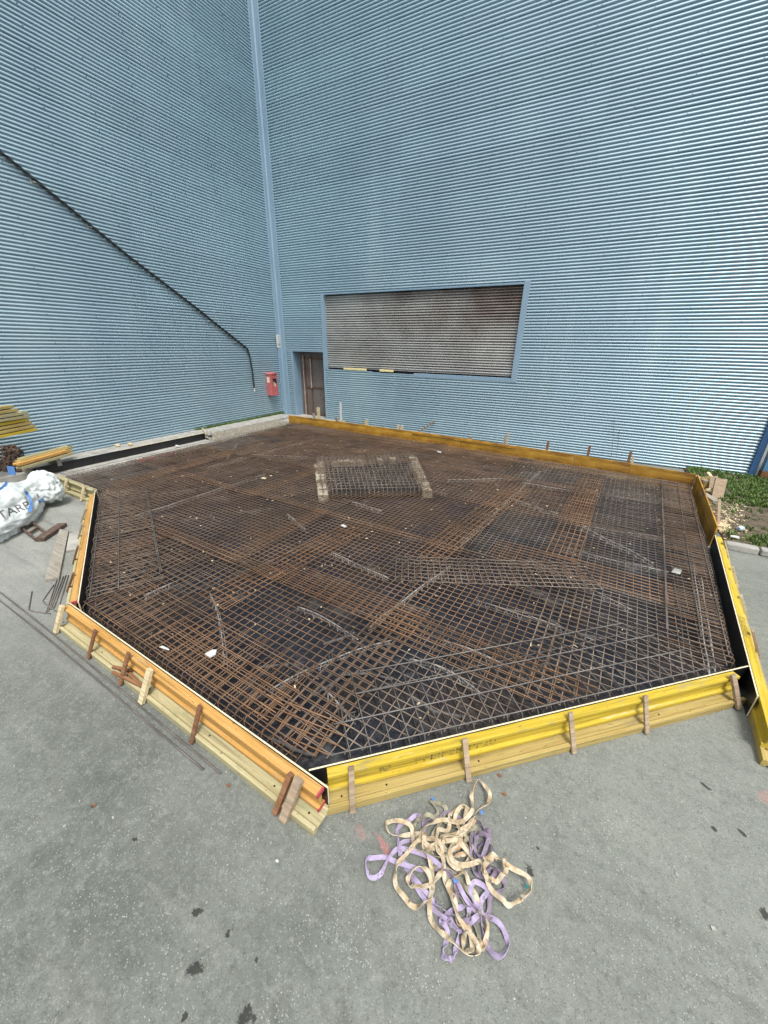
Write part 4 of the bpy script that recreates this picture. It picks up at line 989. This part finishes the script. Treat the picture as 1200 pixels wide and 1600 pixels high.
rod([(90, 903), (72, 957)], 'straight cut bar touching the V-shaped one'); rod([(94, 903), (75, 955)], 'second straight cut bar from the left'); rod([(99, 901), (79, 952)], 'third straight cut bar from the left', .009)
rod([(103, 899), (84, 950)], 'fourth straight cut bar from the left', .009); rod([(107, 899), (92, 947)], 'rightmost straight cut bar next to the formwork')
def flatboard(pts, th, mt, label, z=0.002, name='plank'):
    q = [g(a, b, th) for a, b in pts]; o = q[0].copy(); o.z = z; t = thing(name, label, 'plank', o)
    mb = MB(); mb.slab([((p-o).x, (p-o).y) for p in q], 0, th-z); mb.build('board', mt, t, bevel=.005)
flatboard([(93, 826), (107, 829), (92, 902), (69, 905)], .05, M_gry, 'long grey weathered plank lying on the concrete left of the formwork')
flatboard([(108, 833), (128, 830), (121, 857), (103, 860)], .04, M_kerb, 'short grey concrete-stained board between the long plank and the formwork')
# small offcuts under a brace
for (a, b, lab) in (((176, 1042), (205, 1048), 'upper small brown offcut lying on the pale lower beam'), ((176, 1050), (222, 1072), 'lower small brown offcut lying on the pale lower beam'), ((202, 1052), (228, 1078), 'brown offcut nearest the pale brace')):
    px_plank(a, b, .105, .10, .035, .025, M_brd, lab, 'wood_offcut', 'offcut')
# rusty frame pieces
t = thing('rusty_grating', 'rusty steel grating frame with rungs in front of the white bulk bag', 'metal frame', g(30, 822, 0))
o_ = g(30, 822, 0); Q = lambda a, b, z=.05: g(a, b, z)-o_
for (a, b) in (((27, 820), (56, 843)), ((43, 811), (71, 832))):
    mb = MB(); mb.bar(Q(*a), Q(*b), .035, .05); mb.build('rail', M_clamp, t, bevel=.003)
for a, b in (((27, 820), (44, 811)), ((36, 826), (51, 817)), ((45, 834), (60, 824)), ((56, 843), (71, 832))):
    mb = MB(); mb.bar(Q(*a), Q(*b), .035, .045); mb.build('rung', M_clamp, t, bevel=.003)
px_plank((-25, 850), (42, 816), .05, .05, .17, .06, M_clamp, 'rusty channel bar lying in front of the white bulk bag, left of the frame', 'rusty_channel', 'channel')
px_plank((62, 843), (98, 819), .05, .05, .16, .06, M_clamp, 'rusty channel bar touching the right end of the frame', 'rusty_channel', 'channel')

# white bulk bag
bagc = g(10, 802, .15)
bag = thing('bulk_bag', 'crumpled white woven bulk bag with blue straps lying by the left formwork', 'bag', (bagc.x, bagc.y, 0))
def lump(c, rx_, ry_, rz_, rot, seed, nu=150, nv=84, amp=.12):
    mb = MB()
    for j_ in range(nv+1):
        th = math.pi*j_/nv
        for i in range(nu):
            ph = 2*math.pi*i/nu
            d = Vector((math.sin(th)*math.cos(ph), math.sin(th)*math.sin(ph), math.cos(th)))
            s = 1+amp*1.3*noise.noise(d*1.6+Vector((seed, 0, 0)))
            rdg = 1-abs(noise.noise(d*2.6+Vector((0, seed, 0)))*2); s += amp*.9*(rdg-.6)
            rdg2 = 1-abs(noise.noise(d*6.0+Vector((0, 2, seed)))*2); s += amp*.30*(rdg2-.6); rdg3 = 1-abs(noise.noise(d*13.0+Vector((seed, 2, 0)))*2); s += amp*.05*(rdg3-.6)
            p = Vector((d.x*rx_*s, d.y*ry_*s, d.z*rz_*s)); p = Matrix.Rotation(rot, 3, 'Z') @ p
            z = p.z+c[2]; z = max(z, .004+.01*abs(noise.noise(d*5)))
            mb.v.append((p.x+c[0], p.y+c[1], z))
    for j_ in range(nv):
        for i in range(nu):
            a = j_*nu+i; b = j_*nu+(i+1) % nu; mb.face((a, b, b+nu, a+nu))
    return mb
bb = lump((0, 0, .24), 1.38, .56, .44, R(-32), 3.3); bb.build('bag_body', M_bag, bag, smooth=True)
kk = g(67, 757, .5)-bagc; kk.z = 0
b2 = lump((kk.x, kk.y, .42), .36, .30, .36, .4, 6.1, 96, 60, .16); b2.build('bag_knot', M_bag, bag, smooth=True)
vs_ = bb.v
def strap(p0, p1, wdt=.06):
    from mathutils.bvhtree import BVHTree
    tree = BVHTree.FromPolygons([Vector(v) for v in bb.v], bb.f)
    pts = []
    for i in range(25):
        f = i/24; a = p0[0]+(p1[0]-p0[0])*f+6*math.sin(f*3); b = p0[1]+(p1[1]-p0[1])*f
        r = ray(a, b).normalized(); o = CAM-Vector((bagc.x, bagc.y, 0)); hit = tree.ray_cast(o, r)
        if hit[0] is not None: pts.append(hit[0]+hit[1]*.008 if hit[1].dot(r) < 0 else hit[0]-hit[1]*.008)
    if len(pts) < 4: return
    mb = MB()
    for i, p in enumerate(pts):
        t = (pts[min(i+1, len(pts)-1)]-pts[max(i-1, 0)]).normalized(); sdv = t.cross((CAM-p-Vector((bagc.x, bagc.y, 0))).normalized()).normalized()
        nn = sdv.cross(t)*.003
        mb.v += [tuple(p-sdv*wdt/2-nn), tuple(p+sdv*wdt/2-nn), tuple(p+sdv*wdt/2+nn), tuple(p-sdv*wdt/2+nn)]
    for i in range(len(pts)-1):
        a = i*4; b = a+4
        for k in range(4): mb.face((a+k, a+(k+1) % 4, b+(k+1) % 4, b+k))
    mb.build('strap', M_blue, bag)
strap((-8, 772), (14, 744)); strap((38, 768), (44, 800)); strap((70, 770), (60, 784)) 
mb = MB(); q = g(19, 742, .62)-Vector((bagc.x, bagc.y, 0)); mb.bar(q, q+Vector((.03, .02, .20)), .14, .012, up=(.6, -.7, .2)); mb.build('lifting_tab', M_blue, bag, bevel=.004)
# printed letters projected on the bag surface
from mathutils.bvhtree import BVHTree
tree = BVHTree.FromPolygons([Vector(v) for v in bb.v], bb.f)
o = CAM-Vector((bagc.x, bagc.y, 0))
h0 = tree.ray_cast(o, ray(23, 797).normalized())[0]
if h0 is not None:
    n_ = (o-h0).normalized(); xa = Vector((0, 0, 1)).cross(n_).normalized(); xa = Matrix.Rotation(R(12), 3, n_) @ xa; ya = n_.cross(xa)
    M = Matrix(((xa.x, ya.x, n_.x, h0.x+n_.x*.35), (xa.y, ya.y, n_.y, h0.y+n_.y*.35), (xa.z, ya.z, n_.z, h0.z+n_.z*.35), (0, 0, 0, 1)))
    to = text_obj('TARP', .21, M_sp2, 'printing', bag, M, extrude=.0)
    bm = bmesh.new(); bm.from_mesh(to.data); bmesh.ops.triangulate(bm, faces=bm.faces); bmesh.ops.subdivide_edges(bm, edges=bm.edges, cuts=3, use_grid_fill=True)
    for v in bm.verts:
        hit = tree.ray_cast(v.co, -n_)
        if hit[0] is not None: v.co = hit[0]+n_*.012
    bm.to_mesh(to.data); bm.free()

# beam stacks by the left wall
DR = Vector((.36, -.933, 0)).normalized(); ANG = math.atan2(DR.y, DR.x)
proto = thing('timber_beam', 'x', 'beam', (0, 0, 0), ANG, 'yellow timber beams stacked by the left wall')
random.seed(2)
protos = []
for mt in (M_yel, M_yel2, M_pal, M_org):
    t = thing('timber_beam', 'x', 'beam', (0, 0, 0), ANG, 'yellow timber beams stacked by the left wall')
    beam_mb(0, 3.9, True, 0, 0).build('beam_body', mt, t, bevel=.004); protos.append(t)
bpy.data.objects.remove(proto)
def beam_at(k, p, first, label, ln=1.0):
    t = protos[k] if first else copy_thing(protos[k]); t.location = p; t['label'] = label; t.scale = (ln, 1, .8)
Z0 = wl(57, 668, .81).z-.075
ordn = ['lowest', 'second', 'third', 'fourth', 'fifth', 'sixth', 'seventh', 'topmost']
seq = [0, 1, 1, 0, 2, 2, 1, 1]; used = set()
base_ = g(57, 672, 1.28)
for i in range(8):
    e = g((57, 52, 47, 42, 41, 38, 21, 15)[i], (668, 659, 651, 644, 636, 627, 620, 615)[i]+4, 1.28+.088*i)
    e.x = .62+random.uniform(-.02, .02)
    # slide along the beam direction to the measured end height on screen
    e.y = wl((57, 52, 47, 42, 41, 38, 21, 15)[i], (668, 659, 651, 644, 636, 627, 620, 615)[i], .81).y-.07
    beam_at(seq[i], (e.x, e.y, Z0+.088*i), seq[i] not in used, ordn[i]+' beam from the bottom of the raised stack beside the left wall' if i < 7 else 'topmost beam of the raised stack beside the left wall'); used.add(seq[i])
e = wl(112, 702, 1.14); Z1 = e.z-.065; e.y -= .07
for i, (k, dx, dz, dy, lab) in enumerate(((2, .0, .30, .0, 'pale lowest beam of the low stack, nearest the slab'), (3, -.02, .388, -.03, 'orange-yellow beam lying on the pale lowest beam of the low stack'), (1, -.25, .388, .10, 'middle flat beam on the low stack'), (2, -.47, .388, .22, 'grey-green flat beam of the low stack, nearest the wall'), (1, -.24, .30, .1, 'hidden lower beam in the middle of the low stack'))):
    beam_at(k, (.95+dx, e.y+dy, Z1-.388+dz), k not in used, lab, .36); used.add(k)
for y in (-10.2, -10.9):
    px = thing('cross_timber', 'short timber packing under the low beam stack, '+('far end' if y > -10.5 else 'near end'), 'timber', (1.0, y, .284)); mb = MB(); mb.box(-.5, .12, -.05, .05, 0, Z1-.088-.286); mb.build('timber', M_gry, px, bevel=.004)
# trestle carrying the raised stack
tr = thing('steel_trestle', 'red-brown steel trestle under the raised beam stack at the left edge', 'trestle', (1.35, -12.5, 0))
mb = MB()
for dy in (-.9, .3):
    mb.bar((-1.0, dy, Z0-.042), (.8, dy, Z0-.042), .08, .08); 
    for sx in (-1, 1): mb.bar((.0+sx*.35-.1, dy, Z0-.01), (sx*.75-.1, dy, .0 if sx > 0 else .29), .06, .06, up=(0, 1, 0))
mb.build('trestle_frame', M_oxide, tr, bevel=.004)
# galvanised prop
p0 = g(14, 703, .60); p1 = g(-3, 655, 1.35)
pr = thing('steel_prop', 'galvanised adjustable prop leaning among the rusty clamps', 'prop', p0)
mb = MB(); mb.tube([(0, 0, 0), (p1-p0)*1.6], .036, 10); mb.build('prop_tube', M_galv, pr, smooth=True)
mb = MB(); mb.tube([(0, 0, -.08), (0, 0, .12)], .055, 12); mb.tube([(-.0, 0, .30), (.0, 0, .33)], .06, 12); mb.build('collar', M_galv, pr)
mb = MB(); mb.tube([Vector((0, 0, .22))+Vector((.08*math.cos(a)+.12, .08*math.cos(a), .10*math.sin(a))) for a in [i*.35 for i in range(10)]]+[Vector((.03, 0, .2))], .011, 6); mb.tube([(0, 0, .25), (-.35, -.2, .2)], .014, 6); mb.build('pin_hook', M_galv, pr, smooth=True)
# heap of rusty clamps: countable pieces in a heap
random.seed(77)
mb = MB()
def clampm(mb, M):
    mb.box(-.11, .11, -.02, .02, -.02, .02, M); mb.box(.09, .13, -.05, .05, -.035, .035, M); mb.box(-.14, -.10, -.04, .04, -.04, .04, M)
    mb.tube([M @ Vector(q) for q in ((-.05, 0, .02), (-.05, .0, .07), (.03, 0, .08), (.05, 0, .03))], .014, 6)
clampm(mb, Matrix.Identity(4)); cproto = mb.build('rusty_clamp', M_clamp, None, bevel=.006)
setp(cproto, 'rusty iron formwork clamp in the heap under the prop', 'clamp', 'rusty clamps heaped under the prop')
n = 0
for lay in range(6):
    for i in range(17-lay*2):
        px = random.uniform(-8, 44-lay*4); py = 742-lay*8.5+random.uniform(-2, 3); z = .15+lay*.12
        p = g(px, py, z)
        if n: c_o = cproto.copy(); scene.collection.objects.link(c_o)
        else: c_o = cproto
        c_o.location = p; c_o.rotation_euler = (random.uniform(-.6, .6), random.uniform(-.5, .5), random.uniform(0, 6.3)); s = random.uniform(1.0, 1.5); c_o.scale = (s, s, s); n += 1
px_plank((-2, 690), (9, 742), .75, .2, .07, .07, M_oxide, 'red-brown steel bar standing in front of the rusty clamps at the left edge', 'steel_bar', 'bar')
px_plank((44, 738), (60, 733), .12, .12, .20, .05, M_yel2, 'yellow board end sticking out behind the white bulk bag', 'board_end', 'board')
for a, b, lab in (((50, 727), (82, 741), 'taut thin cord from the low beam stack to the pale formwork'),):
    A = g(*a, .42); B = g(*b, .30); t = thing('cord', lab, 'cord', A); mb = MB(); mb.tube([(0, 0, 0), B-A], .006, 4); mb.build('cord_line', M_gry, t)

# ------------------------------------------------------------------ right: soil, grass, kerb stones, bottle
mb = MB(); NX, NY = 40, 50; X0, X1, Y0, Y1 = 16.36, 24.0, -5.88, .0
for jn in range(NY+1):
    for i in range(NX+1):
        x = X0+(X1-X0)*(i/NX)**1.6; y = Y0+(Y1-Y0)*jn/NY
        z = .07+.05*noise.noise(Vector((x*1.1, y*1.1, 3)))+.022*noise.noise(Vector((x*5, y*5, 3)))
        if i == 0 or jn == 0 or jn == NY: z = .01
        mb.v.append((x, y, z))
for jn in range(NY):
    for i in range(NX):
        a = jn*(NX+1)+i; mb.face((a, a+1, a+NX+2, a+NX+1))
setp(mb.build('soil_patch', M_soil, smooth=True), kind='structure')
def soilz(x, y): return .07+.05*noise.noise(Vector((x*1.1, y*1.1, 3)))+.022*noise.noise(Vector((x*5, y*5, 3)))
random.seed(6)
mb = MB()
def tuft(mb, x, y, z, h, n=5, sp=.03):
    for _ in range(n):
        a = random.random()*6.28; b = random.random()*6.28; hh = h*random.uniform(.5, 1.2); wdt = random.uniform(.006, .014)
        bx = x+random.uniform(-sp, sp); by = y+random.uniform(-sp, sp); ox = math.cos(b)*hh*.6; oy = math.sin(b)*hh*.6
        dx = math.cos(a)*wdt; dy = math.sin(a)*wdt
        k = len(mb.v)
        mb.v += [(bx-dx, by-dy, z), (bx+dx, by+dy, z), (bx+ox*.45+dx, by+oy*.45+dy, z+hh*.7), (bx+ox*.45-dx, by+oy*.45-dy, z+hh*.7), (bx+ox, by+oy, z+hh)]
        mb.face((k, k+1, k+2, k+3)); mb.face((k+3, k+2, k+4))
for _ in range(9000):
    x = 16.42+random.random()**1.3*6; y = random.uniform(-5.75, -.12)
    dens = 1 if y > -3.2+(.5*noise.noise(Vector((x*1.5, 0, 0)))) else (.10 if y > -5.2 else .5)
    if x < 16.75 and y < -1.2: dens *= .3
    if noise.noise(Vector((x*2.2, y*2.2, 5))) < -.25: dens *= .35
    if random.random() < dens: tuft(mb, x, y, soilz(x, y)-.01, random.uniform(.05, .12))
setp(mb.build('grass', M_grass), 'patch of short weedy grass between the right corner of the slab and the blue post', 'grass', kind='stuff')
mb = MB()
for _ in range(900):
    y = -.35-random.random()**1.4*4.9; tuft(mb, random.uniform(.04, .16), y, .28, random.uniform(.04, .10), 4, .02)
setp(mb.build('grass', M_grass), 'thin line of grass at the foot of the left wall near the corner', 'grass', kind='stuff')
for (px_, py_, z_, lab) in ((792, 686, .3, 'small weed growing behind the ochre boards left of the weathered stake'), (706, 682, .3, 'tiny weed sprig behind the ochre boards near the leaning bar')):
    p = wr(px_, py_, -1.1); mb = MB()
    for _ in range(14):
        a = random.random()*6.28; h_ = random.uniform(.1, .35); tx = math.cos(a)*.12; ty = math.sin(a)*.08
        mb.tube([(0, 0, -.1), (tx*.5, ty*.5, h_*.6), (tx, ty, h_)], [.006, .005, .002], 3)
        for kk_ in range(5):
            f = random.random(); c_ = Vector((tx*f, ty*f, h_*f)); q = [c_+Vector((random.uniform(-.03, .03), random.uniform(-.02, .02), random.uniform(-.02, .03))) for _ in range(3)]; mb.poly(q)
    o_w = mb.build('weed', M_grass); o_w.location = (p.x, ybk(p.x)+.15, .05); setp(o_w, lab, 'weed')
# kerb stones
for i, (x0, x1, lab) in enumerate(((16.30, 16.78, 'left grey kerb stone, touching the yellow formwork'), (16.81, 17.75, 'grey kerb stone right of the first one, cut by the frame edge'), (17.78, 18.7, 'third kerb stone, furthest from the formwork'))):
    t = thing('kerb_stone', lab, 'kerb', ((x0+x1)/2, -5.97, 0)); mb = MB(); hw = (x1-x0)/2; mb.box(-hw, hw, -.09, .08, 0, .13, jit=.008); mb.build('stone', M_kerb, t, bevel=.022)
# bottle
p = g(1158, 824, .13); bt = thing('plastic_bottle', 'crushed clear plastic bottle lying on the soil', 'bottle', (p.x, p.y, soilz(p.x, p.y)+.05)); bt.rotation_euler = (R(75), R(8), R(-30))
mb = MB(); mb.tube([(0, 0, z) for z in (-.13, -.125, -.06, -.02, .02, .08, .11, .13)], [.02, .05, .055, .048, .055, .052, .02, .018], 14); mb.build('bottle_body', M_pet, bt, smooth=True)
mb = MB(); mb.tube([(0, 0, -.01), (0, 0, .05)], .0565, 14, caps=False); mb.build('bottle_label', M_wht, bt); mb = MB(); mb.tube([(0, 0, .128), (0, 0, .15)], .021, 12); mb.build('cap', M_blue, bt)
p = g(1148, 840, .1); mb = MB(); mb.slab([(-.08, -.03), (.06, -.04), (.07, .03), (.0, .06), (-.07, .02)], 0, .03); o_p = mb.build('paper_scrap', M_wht, None, bevel=.008); o_p.location = (p.x, p.y, .10); setp(o_p, 'white paper scrap on the soil beside the kerb stone', 'paper')
# block at the right frame edge
a = g(1190, 862, .0)
t = thing('concrete_block', 'pale concrete block on the soil at the right frame edge', 'block', (17.25, -5.15, .05), R(-18)); mb = MB(); mb.box(0, .5, -.55, .75, 0, .2); mb.build('block_body', M_brc, t, bevel=.015)
t = thing('concrete_slab_piece', 'pale slab piece on the grass near the blue post', 'slab', (18.35, -.95, .05), R(-14)); mb = MB(); mb.box(0, .35, -.75, .35, 0, .1); mb.build('slab_body', M_kerb, t, bevel=.015)
random.seed(12)
mb = MB()
for _ in range(420):
    if random.random() < .55: px_, py_ = random.gauss(1129, 6), random.gauss(819, 3.5)
    else: px_, py_ = random.gauss(1140, 14), random.gauss(805, 16)
    p = g(px_, py_, .1)
    if p.x < 16.3 or p.y < -5.8: continue
    s = random.uniform(.008, .022); M = Matrix.Translation((p.x, p.y, soilz(p.x, p.y)+random.uniform(.005, .03))) @ Matrix.Rotation(random.random()*6.3, 4, 'Z') @ Matrix.Rotation(random.uniform(-.9, .9), 4, 'X')
    mb.box(-s*1.6, s*1.6, -s*.5, s*.5, -.003, .003, M)
setp(mb.build('wood_shavings', M_shav), 'pale wood shavings spread on the soil beside the corner stakes', 'shavings', kind='stuff')
# pebbles and grit on the yard
mb = MB(); random.seed(15)
for _ in range(900):
    x = random.uniform(6, 19); y = random.uniform(-14.6, -7)
    if clip(Vector((x, y)), Vector((x+.01, y)), [(1, -.8), (16.6, -1.6), (16.2, -6.1), (16.0, -9.9), (12.35, -13.65), (8.2, -13.5), (3.9, -11.1), (1, -11)]): continue
    s = random.uniform(.002, .007)*(1 if random.random() < .93 else 2)
    M = Matrix.Translation((x, y, s*.4)) @ Matrix.Rotation(random.random()*6.3, 4, 'Z'); mb.box(-s, s, -s*.7, s*.7, -s*.5, s*.5, M, jit=s*.25)
setp(mb.build('grit', M_kerb), 'fine pale grit scattered over the yard', 'grit', kind='stuff')
for (px_, py_, s_, lab) in ((787, 1241, .02, 'dark brown chip on the yard right of the sling with the high loop'), (780, 1212, .02, 'brown leaf scrap at the foot of the yellow formwork'), (148, 1259, .016, 'brown chip on the yard left of the stains'), (357, 1228, .02, 'brown leaf scrap below the orange formwork'), (433, 1346, .013, 'small white chip between the stains and the slings')):
    p = g(px_, py_, 0); mb = MB(); mb.slab([(-s_, -s_*.4), (s_*.7, -s_*.6), (s_, s_*.3), (-s_*.2, s_*.7)], .001, .012); o_c = mb.build('chip', M_wht if 'white' in lab else M_brd, None); o_c.location = p; setp(o_c, lab, 'chip')
